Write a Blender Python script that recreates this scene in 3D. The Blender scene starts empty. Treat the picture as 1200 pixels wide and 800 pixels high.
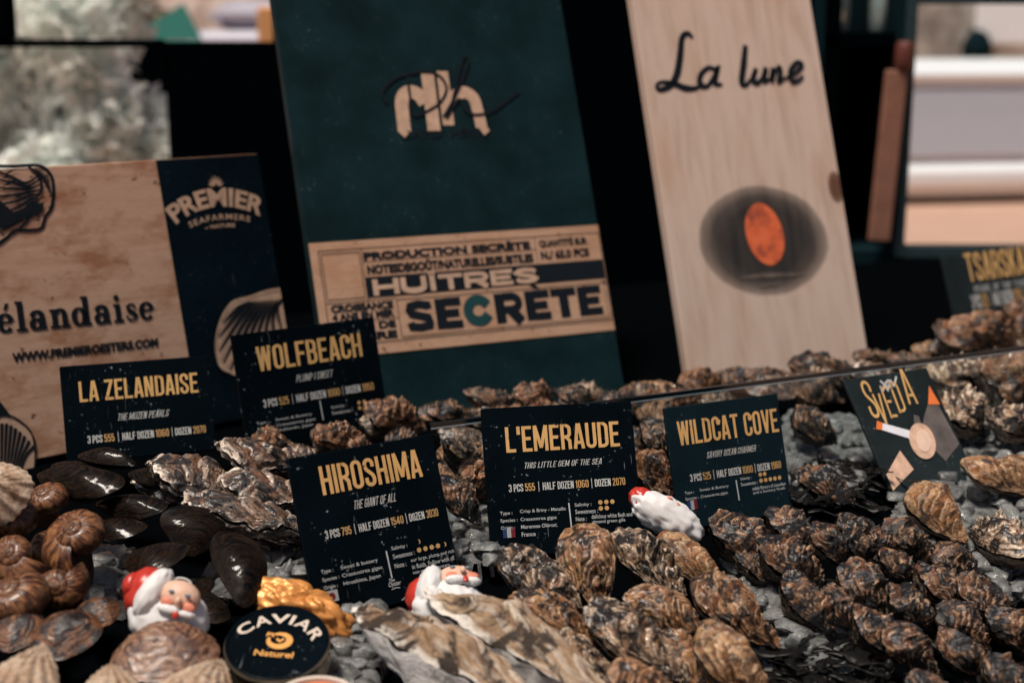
import bpy, math, random
import numpy as np
from mathutils import Matrix, Vector

SC = bpy.context.scene
COL = SC.collection
R_ = math.radians

# ------------------------------------------------------------------ camera
CAM_H = 0.42                      # eye height above the display bed
PITCH = R_(12)
FPX = 1667.0                      # focal length in pixels of a 1200 px wide picture
cam = bpy.data.cameras.new('camera')
cam.sensor_width = 36.0
cam.lens = 36.0 * FPX / 1200.0
cam.clip_start = 0.02
cam.clip_end = 500
cam.dof.use_dof = True
cam.dof.focus_distance = 1.19
cam.dof.aperture_fstop = 4.4
cam_o = bpy.data.objects.new('camera', cam)
COL.objects.link(cam_o)
cam_o.location = (0, 0, CAM_H)
cam_o.rotation_euler = (R_(90) - PITCH, 0, 0)
SC.camera = cam_o

# ------------------------------------------------------------------ light
SUN_DIR = Vector((-0.24, -0.27, 0.93)).normalized()      # towards the sun
elev = math.asin(SUN_DIR.z)
azim = math.atan2(SUN_DIR.x, SUN_DIR.y)
W = bpy.data.worlds.new('World')
SC.world = W
W.use_nodes = True
wn = W.node_tree.nodes
sky = wn.new('ShaderNodeTexSky')
sky.sky_type = 'NISHITA'
sky.sun_disc = False
sky.sun_elevation = elev
sky.sun_rotation = azim
sky.dust_density = 3.0
wn['Background'].inputs['Strength'].default_value = 0.05
W.node_tree.links.new(sky.outputs[0], wn['Background'].inputs['Color'])
sun = bpy.data.lights.new('sun', 'SUN')
sun.energy = 5.0
sun.angle = R_(12)
sun.color = (1.0, 0.90, 0.80)
sun_o = bpy.data.objects.new('sun', sun)
COL.objects.link(sun_o)
sun_o.rotation_euler = SUN_DIR.to_track_quat('Z', 'Y').to_euler()

SC.view_settings.view_transform = 'Standard'
SC.view_settings.look = 'None'
SC.view_settings.exposure = 0.0
SC.view_settings.gamma = 1.0
SC.view_settings.use_curve_mapping = False

# ------------------------------------------------------------------ helpers
FW = np.array([0, math.cos(PITCH), -math.sin(PITCH)])
UPV = np.array([0, math.sin(PITCH), math.cos(PITCH)])
EYE = np.array([0, 0, CAM_H])


def ray(px, py):
    return FW + np.array([1.0, 0, 0]) * (px - 600) / FPX + UPV * (400 - py) / FPX


TAB = R_(26.85)                                   # direction of the display counter
TT = np.array([math.cos(TAB), math.sin(TAB), 0])
NN = np.array([math.sin(TAB), -math.cos(TAB), 0])  # towards the customer
P0 = np.array([0.05, 1.15, 0.0])
SLOPE = 0.2
BED_N = np.array([NN[0] * SLOPE, NN[1] * SLOPE, 1.0])
BED_N /= np.linalg.norm(BED_N)


def bed_z(x, y):
    s = (x - P0[0]) * NN[0] + (y - P0[1]) * NN[1]
    return -SLOPE * max(0.0, s)


def on_bed(px, py, h=0.0):
    """the point h above the sloping front bed that shows at this place of the picture"""
    r = ray(px, py)
    t = (h - CAM_H) / r[2]
    p = EYE + r * t
    s = (p - P0) @ NN
    if s > 0:
        q = P0 + np.array([0, 0, h])
        n = np.array([NN[0] * SLOPE, NN[1] * SLOPE, 1.0])
        t = ((q - EYE) @ n) / (r @ n)
        p = EYE + r * t
    return p


def at_depth(px, py, y):
    r = ray(px, py)
    return EYE + r * (y / r[1])


def tag(o, label=None, cat=None, group=None, kind=None):
    if label: o['label'] = label
    if cat: o['category'] = cat
    if group: o['group'] = group
    if kind: o['kind'] = kind
    return o


def empty(name, loc=(0, 0, 0), M=None):
    o = bpy.data.objects.new(name, None)
    o.empty_display_size = 0.02
    COL.objects.link(o)
    if M is not None: o.matrix_world = M
    else: o.location = loc
    return o


def mesh_obj(name, verts, faces, mat, parent=None, smooth=False, attrs=None):
    me = bpy.data.meshes.new(name)
    if isinstance(verts, np.ndarray) and isinstance(faces, np.ndarray):       # all quads
        me.vertices.add(len(verts)); me.vertices.foreach_set('co', verts.astype(np.float32).ravel())
        me.loops.add(faces.size); me.loops.foreach_set('vertex_index', faces.astype(np.int32).ravel())
        me.polygons.add(len(faces)); me.polygons.foreach_set('loop_start', np.arange(0, faces.size, 4, dtype=np.int32))
        me.update(calc_edges=True); me.validate()
    else:
        me.from_pydata([tuple(map(float, v)) for v in verts], [], [tuple(map(int, f)) for f in faces])
    if attrs:
        for k, a in attrs.items():
            at = me.attributes.new(k, 'FLOAT', 'POINT')
            at.data.foreach_set('value', np.asarray(a, dtype=np.float32))
    if smooth:
        me.polygons.foreach_set('use_smooth', [True] * len(me.polygons))
    if mat is not None:
        me.materials.append(mat)
    me.update()
    o = bpy.data.objects.new(name, me)
    COL.objects.link(o)
    if parent is not None: o.parent = parent
    return o


class MB:
    """collects shapes for ONE mesh"""
    def __init__(self): self.v = []; self.f = []
    def add(self, vs, fs):
        n = len(self.v)
        self.v += [tuple(map(float, v)) for v in vs]
        self.f += [tuple(int(i) + n for i in f) for f in fs]
        return self
    def box(self, x0, x1, y0, y1, z0, z1, b=0.0):
        if b <= 0:
            vs = [(x, y, z) for z in (z0, z1) for y in (y0, y1) for x in (x0, x1)]
            return self.add(vs, [(0, 2, 3, 1), (4, 5, 7, 6), (0, 1, 5, 4), (2, 6, 7, 3), (0, 4, 6, 2), (1, 3, 7, 5)])
        # chamfered box
        lay = []
        for z, e in ((z0, b), (z0 + b, 0), (z1 - b, 0), (z1, b)):
            c = b if e == 0 else b * 1.6
            e2 = e
            lay.append([(x0 + e2 + c, y0 + e2, z), (x1 - e2 - c, y0 + e2, z), (x1 - e2, y0 + e2 + c, z), (x1 - e2, y1 - e2 - c, z),
                        (x1 - e2 - c, y1 - e2, z), (x0 + e2 + c, y1 - e2, z), (x0 + e2, y1 - e2 - c, z), (x0 + e2, y0 + e2 + c, z)])
        vs = [p for l in lay for p in l]
        fs = [tuple(range(7, -1, -1)), tuple(range(24, 32))]
        for k in range(3):
            for i in range(8):
                j = (i + 1) % 8
                fs.append((k * 8 + i, k * 8 + j, k * 8 + 8 + j, k * 8 + 8 + i))
        return self.add(vs, fs)
    def lathe(self, prof, n=48, c=(0, 0, 0)):
        vs = []; fs = []
        for (r, z) in prof:
            for i in range(n):
                a = 2 * math.pi * i / n
                vs.append((c[0] + r * math.cos(a), c[1] + r * math.sin(a), c[2] + z))
        for k in range(len(prof) - 1):
            for i in range(n):
                j = (i + 1) % n
                fs.append((k * n + i, k * n + j, k * n + n + j, k * n + n + i))
        fs.append(tuple(range(n - 1, -1, -1)))
        m = (len(prof) - 1) * n
        fs.append(tuple(m + i for i in range(n)))
        return self.add(vs, fs)
    def tube(self, pts, rad, n=8, cap=True):
        pts = [np.array(p, float) for p in pts]
        rads = rad if hasattr(rad, '__len__') else [rad] * len(pts)
        vs = []; fs = []
        up = np.array([0.13, 0.21, 0.97])
        for i, p in enumerate(pts):
            d = pts[min(i + 1, len(pts) - 1)] - pts[max(i - 1, 0)]
            d = d / (np.linalg.norm(d) + 1e-12)
            a = np.cross(up, d); a /= np.linalg.norm(a) + 1e-12
            b = np.cross(d, a)
            for k in range(n):
                t = 2 * math.pi * k / n
                vs.append(p + rads[i] * (a * math.cos(t) + b * math.sin(t)))
        for i in range(len(pts) - 1):
            for k in range(n):
                j = (k + 1) % n
                fs.append((i * n + k, i * n + j, i * n + n + j, i * n + n + k))
        if cap:
            fs.append(tuple(range(n - 1, -1, -1)))
            fs.append(tuple((len(pts) - 1) * n + k for k in range(n)))
        return self.add(vs, fs)
    def ribbon(self, pts, w, z=0.0):
        """flat stroke in the xy plane; w is one width or one per point"""
        pts = [np.array(p[:2], float) for p in pts]
        ws = w if hasattr(w, '__len__') else [w] * len(pts)
        L = []; Rr = []
        n = len(pts)
        for i in range(n):
            d0 = pts[i] - pts[i - 1] if i > 0 else pts[1] - pts[0]
            d1 = pts[i + 1] - pts[i] if i < n - 1 else pts[-1] - pts[-2]
            d0 = d0 / (np.linalg.norm(d0) + 1e-12); d1 = d1 / (np.linalg.norm(d1) + 1e-12)
            n0 = np.array([-d0[1], d0[0]]); n1 = np.array([-d1[1], d1[0]])
            m = n0 + n1
            q = m @ m
            m = m * (2.0 / q) if q > 0.5 else n1
            L.append(pts[i] + m * ws[i] / 2); Rr.append(pts[i] - m * ws[i] / 2)
        vs = [(p[0], p[1], z) for p in L] + [(p[0], p[1], z) for p in Rr]
        fs = [(n + i, n + i + 1, i + 1, i) for i in range(n - 1)]
        return self.add(vs, fs)
    def poly(self, pts, z=0.0):
        vs = [(p[0], p[1], z) for p in pts]
        a = sum(vs[i][0] * vs[(i + 1) % len(vs)][1] - vs[(i + 1) % len(vs)][0] * vs[i][1] for i in range(len(vs)))
        f = tuple(range(len(vs)))
        return self.add(vs, [f if a > 0 else f[::-1]])
    def disc(self, cx, cy, rx, ry=None, z=0.0, n=28, rot=0.0):
        ry = rx if ry is None else ry
        c, s = math.cos(rot), math.sin(rot)
        p = []
        for i in range(n):
            t = 2 * math.pi * i / n
            x, y = rx * math.cos(t), ry * math.sin(t)
            p.append((cx + x * c - y * s, cy + x * s + y * c))
        return self.poly(p, z)
    def build(self, name, mat, parent=None, smooth=False):
        return mesh_obj(name, self.v, self.f, mat, parent, smooth)


def spline(pts, n=8):
    """Catmull-Rom through the points"""
    P = [np.array(p, float) for p in pts]
    P = [2 * P[0] - P[1]] + P + [2 * P[-1] - P[-2]]
    out = []
    for i in range(1, len(P) - 2):
        for k in range(n):
            t = k / n
            out.append(0.5 * ((2 * P[i]) + (-P[i - 1] + P[i + 1]) * t + (2 * P[i - 1] - 5 * P[i] + 4 * P[i + 1] - P[i + 2]) * t * t
                              + (-P[i - 1] + 3 * P[i] - 3 * P[i + 1] + P[i + 2]) * t ** 3))
    out.append(P[-2])
    return out


# numpy gradient noise -------------------------------------------------
_rs = np.random.RandomState(7)
_perm = _rs.permutation(512)
_perm = np.concatenate([_perm, _perm, _perm])
_grad = _rs.normal(size=(512, 3)); _grad /= np.linalg.norm(_grad, axis=1)[:, None]


def pn(x, y, z=0.0, seed=0):
    x = np.asarray(x, float) + seed * 17.31; y = np.asarray(y, float) + seed * 5.77
    z = np.zeros_like(x) + z + seed * 3.13
    x, y, z = np.broadcast_arrays(x, y, z)
    xi, yi, zi = np.floor(x).astype(int), np.floor(y).astype(int), np.floor(z).astype(int)
    xf, yf, zf = x - xi, y - yi, z - zi
    fade = lambda t: t * t * t * (t * (t * 6 - 15) + 10)
    u, v, w = fade(xf), fade(yf), fade(zf)
    def g(a, b, c):
        h = _perm[(_perm[(_perm[(xi + a) & 511] + yi + b) & 511] + zi + c) & 511]
        G = _grad[h]
        return G[..., 0] * (xf - a) + G[..., 1] * (yf - b) + G[..., 2] * (zf - c)
    l = lambda a, b, t: a + (b - a) * t
    return 1.6 * l(l(l(g(0, 0, 0), g(1, 0, 0), u), l(g(0, 1, 0), g(1, 1, 0), u), v),
                   l(l(g(0, 0, 1), g(1, 0, 1), u), l(g(0, 1, 1), g(1, 1, 1), u), v), w)


def fbm(x, y, z=0.0, seed=0, o=4):
    r = 0; a = 1.0; f = 1.0
    for k in range(o):
        r = r + a * pn(np.asarray(x) * f, np.asarray(y) * f, np.asarray(z) * f, seed + k * 1.7)
        a *= 0.5; f *= 2.03
    return r


# ------------------------------------------------------------------ materials
MATS = {}


def new_mat(name):
    m = bpy.data.materials.new(name)
    m.use_nodes = True
    MATS[name] = m
    nt = m.node_tree
    return m, nt, nt.nodes['Principled BSDF']


def N(nt, typ, **kw):
    n = nt.nodes.new(typ)
    for k, v in kw.items():
        if k.startswith('i_'):
            n.inputs[k[2:].replace('_', ' ')].default_value = v
        else:
            setattr(n, k, v)
    return n


def ramp(nt, fac, stops, interp='LINEAR'):
    n = nt.nodes.new('ShaderNodeValToRGB')
    cr = n.color_ramp
    cr.interpolation = interp
    while len(cr.elements) > 1: cr.elements.remove(cr.elements[0])
    cr.elements[0].position = stops[0][0]
    cr.elements[0].color = (*stops[0][1], 1) if len(stops[0][1]) == 3 else stops[0][1]
    for p, c in stops[1:]:
        e = cr.elements.new(p); e.color = (*c, 1)
    nt.links.new(fac, n.inputs['Fac'])
    return n.outputs['Color']


def g3(v): return (v, v, v)


def mixc(nt, fac, a, b, mode='MIX'):
    n = nt.nodes.new('ShaderNodeMix'); n.data_type = 'RGBA'; n.blend_type = mode
    for s, val in ((0, fac), (6, a), (7, b)):
        if hasattr(val, 'is_linked') or hasattr(val, 'links'): nt.links.new(val, n.inputs[s])
        elif s == 0: n.inputs[0].default_value = val
        else: n.inputs[s].default_value = (*val, 1)
    return n.outputs[2]


def math_n(nt, op, a, b=None, clamp=False):
    n = nt.nodes.new('ShaderNodeMath'); n.operation = op; n.use_clamp = clamp
    for i, v in enumerate((a, b)):
        if v is None: continue
        if isinstance(v, (int, float)): n.inputs[i].default_value = v
        else: nt.links.new(v, n.inputs[i])
    return n.outputs[0]


def coord(nt, scale=(1, 1, 1), loc=(0, 0, 0), which='Object'):
    t = nt.nodes.new('ShaderNodeTexCoord')
    m = nt.nodes.new('ShaderNodeMapping')
    m.inputs['Scale'].default_value = scale
    m.inputs['Location'].default_value = loc
    nt.links.new(t.outputs[which], m.inputs['Vector'])
    return m.outputs[0]


def noise(nt, vec, scale, detail=4, rough=0.55, dist=0.0):
    n = N(nt, 'ShaderNodeTexNoise')
    n.inputs['Scale'].default_value = scale
    n.inputs['Detail'].default_value = detail
    n.inputs['Roughness'].default_value = rough
    n.inputs['Distortion'].default_value = dist
    if vec is not None: nt.links.new(vec, n.inputs['Vector'])
    return n.outputs['Fac']


def bump(nt, bs, height, strength=0.3, dist=0.002):
    b = N(nt, 'ShaderNodeBump')
    b.inputs['Strength'].default_value = strength
    b.inputs['Distance'].default_value = dist
    nt.links.new(height, b.inputs['Height'])
    nt.links.new(b.outputs[0], bs.inputs['Normal'])


def plain(name, col, rough=0.6, spec=0.3, metal=0.0, nscale=60, var=0.12, bstr=0.0):
    m, nt, bs = new_mat(name)
    f = noise(nt, coord(nt), nscale, 4)
    c = ramp(nt, f, [(0.25, tuple(x * (1 - var) for x in col)), (0.75, tuple(min(1, x * (1 + var)) for x in col))])
    nt.links.new(c, bs.inputs['Base Color'])
    bs.inputs['Roughness'].default_value = rough
    bs.inputs['Specular IOR Level'].default_value = spec
    bs.inputs['Metallic'].default_value = metal
    if bstr: bump(nt, bs, f, bstr, 0.001)
    return m


def card_mat(name, col, spec=0.25, rough=0.35, speck=1.0):
    """printed black plastic card with white scuffs and specks"""
    m, nt, bs = new_mat(name)
    oi = N(nt, 'ShaderNodeObjectInfo')
    c0 = coord(nt)
    add = N(nt, 'ShaderNodeVectorMath', operation='ADD')
    nt.links.new(c0, add.inputs[0]); nt.links.new(oi.outputs['Location'], add.inputs[1])
    v = add.outputs[0]
    f1 = noise(nt, v, 260, 2, 0.6)
    f2 = noise(nt, v, 28, 3, 0.6)
    sp = math_n(nt, 'MULTIPLY', ramp(nt, f1, [(0.66, g3(0)), (0.70, g3(1))]), ramp(nt, f2, [(0.50, g3(0)), (0.66, g3(1))]))
    st = N(nt, 'ShaderNodeMapping'); st.inputs['Scale'].default_value = (520, 45, 45); st.inputs['Rotation'].default_value = (0, 0, 0.35)
    nt.links.new(v, st.inputs['Vector'])
    f3 = noise(nt, st.outputs[0], 1.0, 2, 0.5)
    f4 = noise(nt, v, 22, 2, 0.5)
    sc = math_n(nt, 'MULTIPLY', ramp(nt, f3, [(0.67, g3(0)), (0.73, g3(.5))]), ramp(nt, f4, [(0.55, g3(0)), (0.66, g3(1))]))
    tot = math_n(nt, 'MULTIPLY', math_n(nt, 'MAXIMUM', sp, sc), 0.75 * speck)
    base = ramp(nt, noise(nt, v, 14, 5, 0.6), [(0.3, tuple(x * .7 for x in col)), (0.75, tuple(x * 1.5 for x in col))])
    nt.links.new(mixc(nt, tot, base, (0.32, 0.36, 0.38)), bs.inputs['Base Color'])
    bs.inputs['Roughness'].default_value = rough
    bs.inputs['Specular IOR Level'].default_value = spec
    return m


def gold_print(name, col=(0.66, 0.40, 0.15), wear=0.67):
    """printed lettering, chipped in places"""
    m, nt, bs = new_mat(name)
    c = coord(nt)
    f = noise(nt, c, 150, 3, 0.65)
    k = ramp(nt, f, [(wear, g3(0)), (wear + .05, g3(1))])
    b = ramp(nt, noise(nt, c, 40, 3), [(0.3, tuple(x * .85 for x in col)), (0.7, tuple(min(1, x * 1.1) for x in col))])
    nt.links.new(mixc(nt, k, b, (0.02, 0.02, 0.02)), bs.inputs['Base Color'])
    bs.inputs['Roughness'].default_value = 0.6
    bs.inputs['Specular IOR Level'].default_value = 0.15
    return m


def wood_mat(name, axis, light, dark, stain, knots=True):
    m, nt, bs = new_mat(name)
    sc = (1, 9, 9) if axis == 'x' else (9, 1, 9)
    v = coord(nt, sc)
    v0 = coord(nt)
    g = noise(nt, v, 9, 6, 0.62, 0.4)
    base = ramp(nt, g, [(0.28, dark), (0.5, light), (0.8, tuple(min(1, x * 1.06) for x in light))])
    big = noise(nt, coord(nt, (5, 9, 9) if axis == 'x' else (9, 5, 9)), 1.6, 5, 0.7)
    base = mixc(nt, ramp(nt, big, [(0.47, g3(0)), (0.60, g3(.85))]), base, stain)
    fine = noise(nt, coord(nt, tuple(s * 6 for s in sc)), 14, 3, 0.5)
    base = mixc(nt, ramp(nt, fine, [(0.3, g3(.22)), (0.6, g3(0))]), base, tuple(x * .55 for x in dark))
    sp = math_n(nt, 'MULTIPLY', ramp(nt, noise(nt, v0, 75, 2, .5), [(0.66, g3(0)), (0.69, g3(1))]),
                ramp(nt, noise(nt, v0, 11, 2, .5), [(0.46, g3(0)), (0.56, g3(.95))]))
    base = mixc(nt, sp, base, (0.10, 0.05, 0.03))
    nt.links.new(base, bs.inputs['Base Color'])
    bs.inputs['Roughness'].default_value = 0.55
    bs.inputs['Specular IOR Level'].default_value = 0.2
    bump(nt, bs, g, 0.15, 0.001)
    return m


def shell_mat(name, ring, mott, lipcol, rough=0.35, spec=0.5, ringscale=16, mscale=4.2, bstr=0.5, dark=(0.012, 0.009, 0.008), darkamt=0.5, lipamt=0.7, fine=1.0, coat=0.0, gain=.84, rim=0.0):
    """growth bands follow the shell's own growth lines ('growth' and 'lip' are stored on the mesh)"""
    sc_ = lambda c: tuple(x * gain for x in c)
    ring = [sc_(c) for c in ring]; mott = sc_(mott)
    m, nt, bs = new_mat(name)
    at = N(nt, 'ShaderNodeAttribute', attribute_name='growth')
    al = N(nt, 'ShaderNodeAttribute', attribute_name='lip')
    aa = N(nt, 'ShaderNodeAttribute', attribute_name='fan')
    oi = N(nt, 'ShaderNodeObjectInfo')
    v0 = coord(nt)
    off = N(nt, 'ShaderNodeVectorMath', operation='ADD')
    sc = N(nt, 'ShaderNodeVectorMath', operation='SCALE'); sc.inputs['Scale'].default_value = 31.0
    cmb = N(nt, 'ShaderNodeCombineXYZ')
    for i in range(3): nt.links.new(oi.outputs['Random'], cmb.inputs[i])
    nt.links.new(cmb.outputs[0], sc.inputs[0])
    nt.links.new(v0, off.inputs[0]); nt.links.new(sc.outputs[0], off.inputs[1])
    v = off.outputs[0]
    gc = N(nt, 'ShaderNodeCombineXYZ')
    nt.links.new(math_n(nt, 'MULTIPLY', at.outputs['Fac'], ringscale), gc.inputs[0])
    nt.links.new(math_n(nt, 'MULTIPLY', aa.outputs['Fac'], 2.2), gc.inputs[1])
    nt.links.new(math_n(nt, 'MULTIPLY', oi.outputs['Random'], 50.0), gc.inputs[2])
    rg = noise(nt, gc.outputs[0], 1.0, 5, 0.65, 0.5)
    c = ramp(nt, rg, [(0.39, ring[0]), (0.45, ring[1]), (0.53, ring[2]), (0.58, ring[2]), (0.64, ring[3])])
    mo = noise(nt, v, mscale, 6, 0.62, 0.3)
    c = mixc(nt, ramp(nt, mo, [(0.48, g3(0)), (0.58, g3(.6))]), c, mott)
    # fine growth lines running round the shell
    ln = math_n(nt, 'SINE', math_n(nt, 'ADD', math_n(nt, 'MULTIPLY', at.outputs['Fac'], ringscale * 6.5), math_n(nt, 'MULTIPLY', noise(nt, v, 6, 6, .65), 14.0)))
    c = mixc(nt, ramp(nt, ln, [(.15, g3(0)), (.85, g3(.55 * fine))]), c, tuple(x * .30 for x in ring[1]))
    c = mixc(nt, math_n(nt, 'MULTIPLY', math_n(nt, 'MULTIPLY', al.outputs['Fac'], lipamt), ramp(nt, noise(nt, v, 9, 4), [(0.36, g3(0)), (0.46, g3(1))])), c, lipcol)
    if rim:
        rmn = math_n(nt, 'ADD', at.outputs['Fac'], math_n(nt, 'MULTIPLY', math_n(nt, 'SUBTRACT', noise(nt, v, 5, 3), .5), .10))
        c = mixc(nt, ramp(nt, rmn, [(rim, g3(0)), (rim + .04, g3(.95))]), c, lipcol)
    dk = noise(nt, v, mscale * 1.3, 6, 0.68, 0.8)
    c = mixc(nt, ramp(nt, dk, [(0.60 - .14 * darkamt, g3(0)), (0.66 - .14 * darkamt, g3(min(1, .4 + darkamt)))]), c, dark)
    fn = noise(nt, v, 24, 7, 0.75)
    c = mixc(nt, ramp(nt, fn, [(0.38, g3(min(1, 1.25 * fine))), (0.50, g3(0))]), c, tuple(x * .3 for x in ring[1]))
    nt.links.new(c, bs.inputs['Base Color'])
    rr = ramp(nt, mo, [(0.40, g3(rough * .8)), (0.62, g3(min(1, rough + .30)))])
    nt.links.new(rr, bs.inputs['Roughness'])
    bs.inputs['Specular IOR Level'].default_value = spec
    bs.inputs['Coat Weight'].default_value = coat; bs.inputs['Coat Roughness'].default_value = .07
    h = math_n(nt, 'ADD', math_n(nt, 'MULTIPLY', rg, 1.0), math_n(nt, 'ADD', math_n(nt, 'MULTIPLY', fn, 0.9), math_n(nt, 'MULTIPLY', ln, .10 * fine)))
    bump(nt, bs, h, min(1, bstr * 1.2), 0.004)
    b2 = N(nt, 'ShaderNodeBump'); b2.inputs['Strength'].default_value = bstr * .38 if coat > .25 else bstr * .25; b2.inputs['Distance'].default_value = .004
    nt.links.new(h, b2.inputs['Height']); nt.links.new(b2.outputs[0], bs.inputs['Coat Normal'])
    return m


M_CARD = card_mat('card_black', (0.0014, 0.0034, 0.0052), spec=0.03)
M_CARD2 = card_mat('card_black_reflection', (0.0036, 0.0105, 0.0150), spec=0.08, speck=.6)  # black card, teal reflection mixed into the base colour
M_CARD3 = card_mat('card_grey_haze', (0.012, 0.017, 0.018), spec=0.12, speck=.6)  # grey holds the picture card's haze; the far right card shares it
M_GOLD = gold_print('gold_print', (.52, .31, .12))
M_GOLDS = gold_print('gold_print_small', (0.48, 0.285, 0.115), .9)
M_WHITE = gold_print('white_print', (0.50, 0.50, 0.48), .74)
M_GREYP = gold_print('grey_print', (0.42, 0.43, 0.43), .80)
M_NAVY = card_mat('navy_paint', (0.0018, 0.0060, 0.0098), spec=.04, rough=.5, speck=.25)
M_TEAL = card_mat('teal_paint', (0.0046, 0.0150, 0.0180), spec=.05, rough=.5, speck=.15)
M_WOODH = wood_mat('wood_plank_warm', 'x', (0.45, 0.285, 0.20), (0.35, 0.20, 0.125), (0.25, 0.105, 0.05))
M_WOODS = wood_mat('wood_strip', 'x', (0.42, 0.26, 0.175), (0.32, 0.185, 0.115), (0.36, 0.20, 0.12))
M_CREAM = plain('cream_print', (0.42, 0.28, 0.20), .6, .15, nscale=90, var=.2)
M_INK = plain('black_ink', (0.006, 0.009, 0.013), .6, .1)
M_INKT = plain('teal_ink', (0.012, 0.045, 0.05), .6, .1)
M_DARK = plain('dark_panel', (0.0006, 0.0012, 0.0018), .9, .0)
M_DARKT = plain('dark_teal_panel', (0.0042, 0.0135, 0.0175), .8, .02)
M_STEEL = plain('dull_steel', (0.45, 0.42, 0.38), .35, .5, 1.0)

# ------------------------------------------------------------------ the setting
g = MB(); g.box(-60, 60, -20, 80, -1.05, -1.0)
m, nt, bs = new_mat('warm_paving')
v = coord(nt)
br = N(nt, 'ShaderNodeTexBrick'); br.inputs['Scale'].default_value = 2.0
br.inputs['Color1'].default_value = (.56, .33, .235, 1); br.inputs['Color2'].default_value = (.50, .29, .21, 1); br.inputs['Mortar'].default_value = (.45, .28, .2, 1)
br.inputs['Mortar Size'].default_value = .01
nt.links.new(v, br.inputs['Vector'])
nt.links.new(br.outputs['Color'], bs.inputs['Base Color'])
bs.inputs['Roughness'].default_value = .8
tag(g.build('street', m), kind='structure')

# counter carrying the ice: flat behind the glass, sloping to the customer in front
L0, L1 = -1.2, 1.6


def cpt(a, s, z):
    p = P0 + TT * a + NN * s
    return (p[0], p[1], z)


g = MB()
prof = [(-1.15, -.012), (0, -.012), (0.62, -.012 - SLOPE * .62), (0.62, -.5), (-1.15, -.5)]
vs = [cpt(L0, s, z) for s, z in prof] + [cpt(L1, s, z) for s, z in prof]
g.add(vs, [(0, 1, 6, 5), (1, 2, 7, 6), (2, 3, 8, 7), (3, 4, 9, 8), (4, 0, 5, 9), (4, 3, 2, 1, 0), (5, 6, 7, 8, 9)])
tag(g.build('counter', plain('counter_dark', (.0010, .0014, .0018), .8, .0)), kind='structure')


# ------------------------------------------------------------------ lettering
def bf_mesh(s, bold=0.0, shear=0.0, space=1.0):
    cu = bpy.data.curves.new('t', 'FONT')
    cu.body = s; cu.size = 1.0; cu.offset = bold; cu.shear = shear; cu.space_character = space
    cu.resolution_u = 4
    o = bpy.data.objects.new('t', cu)
    COL.objects.link(o)
    bpy.context.view_layer.update()
    dg = bpy.context.evaluated_depsgraph_get()
    me = bpy.data.meshes.new_from_object(o.evaluated_get(dg))
    vs = np.array([v.co[:] for v in me.vertices]) if len(me.vertices) else np.zeros((0, 3))
    fs = [tuple(p.vertices) for p in me.polygons]
    bpy.data.objects.remove(o); bpy.data.curves.remove(cu); bpy.data.meshes.remove(me)
    return vs, fs


def arc(cx, cy, rx, ry, a0, a1, n=9):
    return [(cx + rx * math.cos(R_(a0 + (a1 - a0) * i / n)), cy + ry * math.sin(R_(a0 + (a1 - a0) * i / n))) for i in range(n + 1)]


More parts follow.
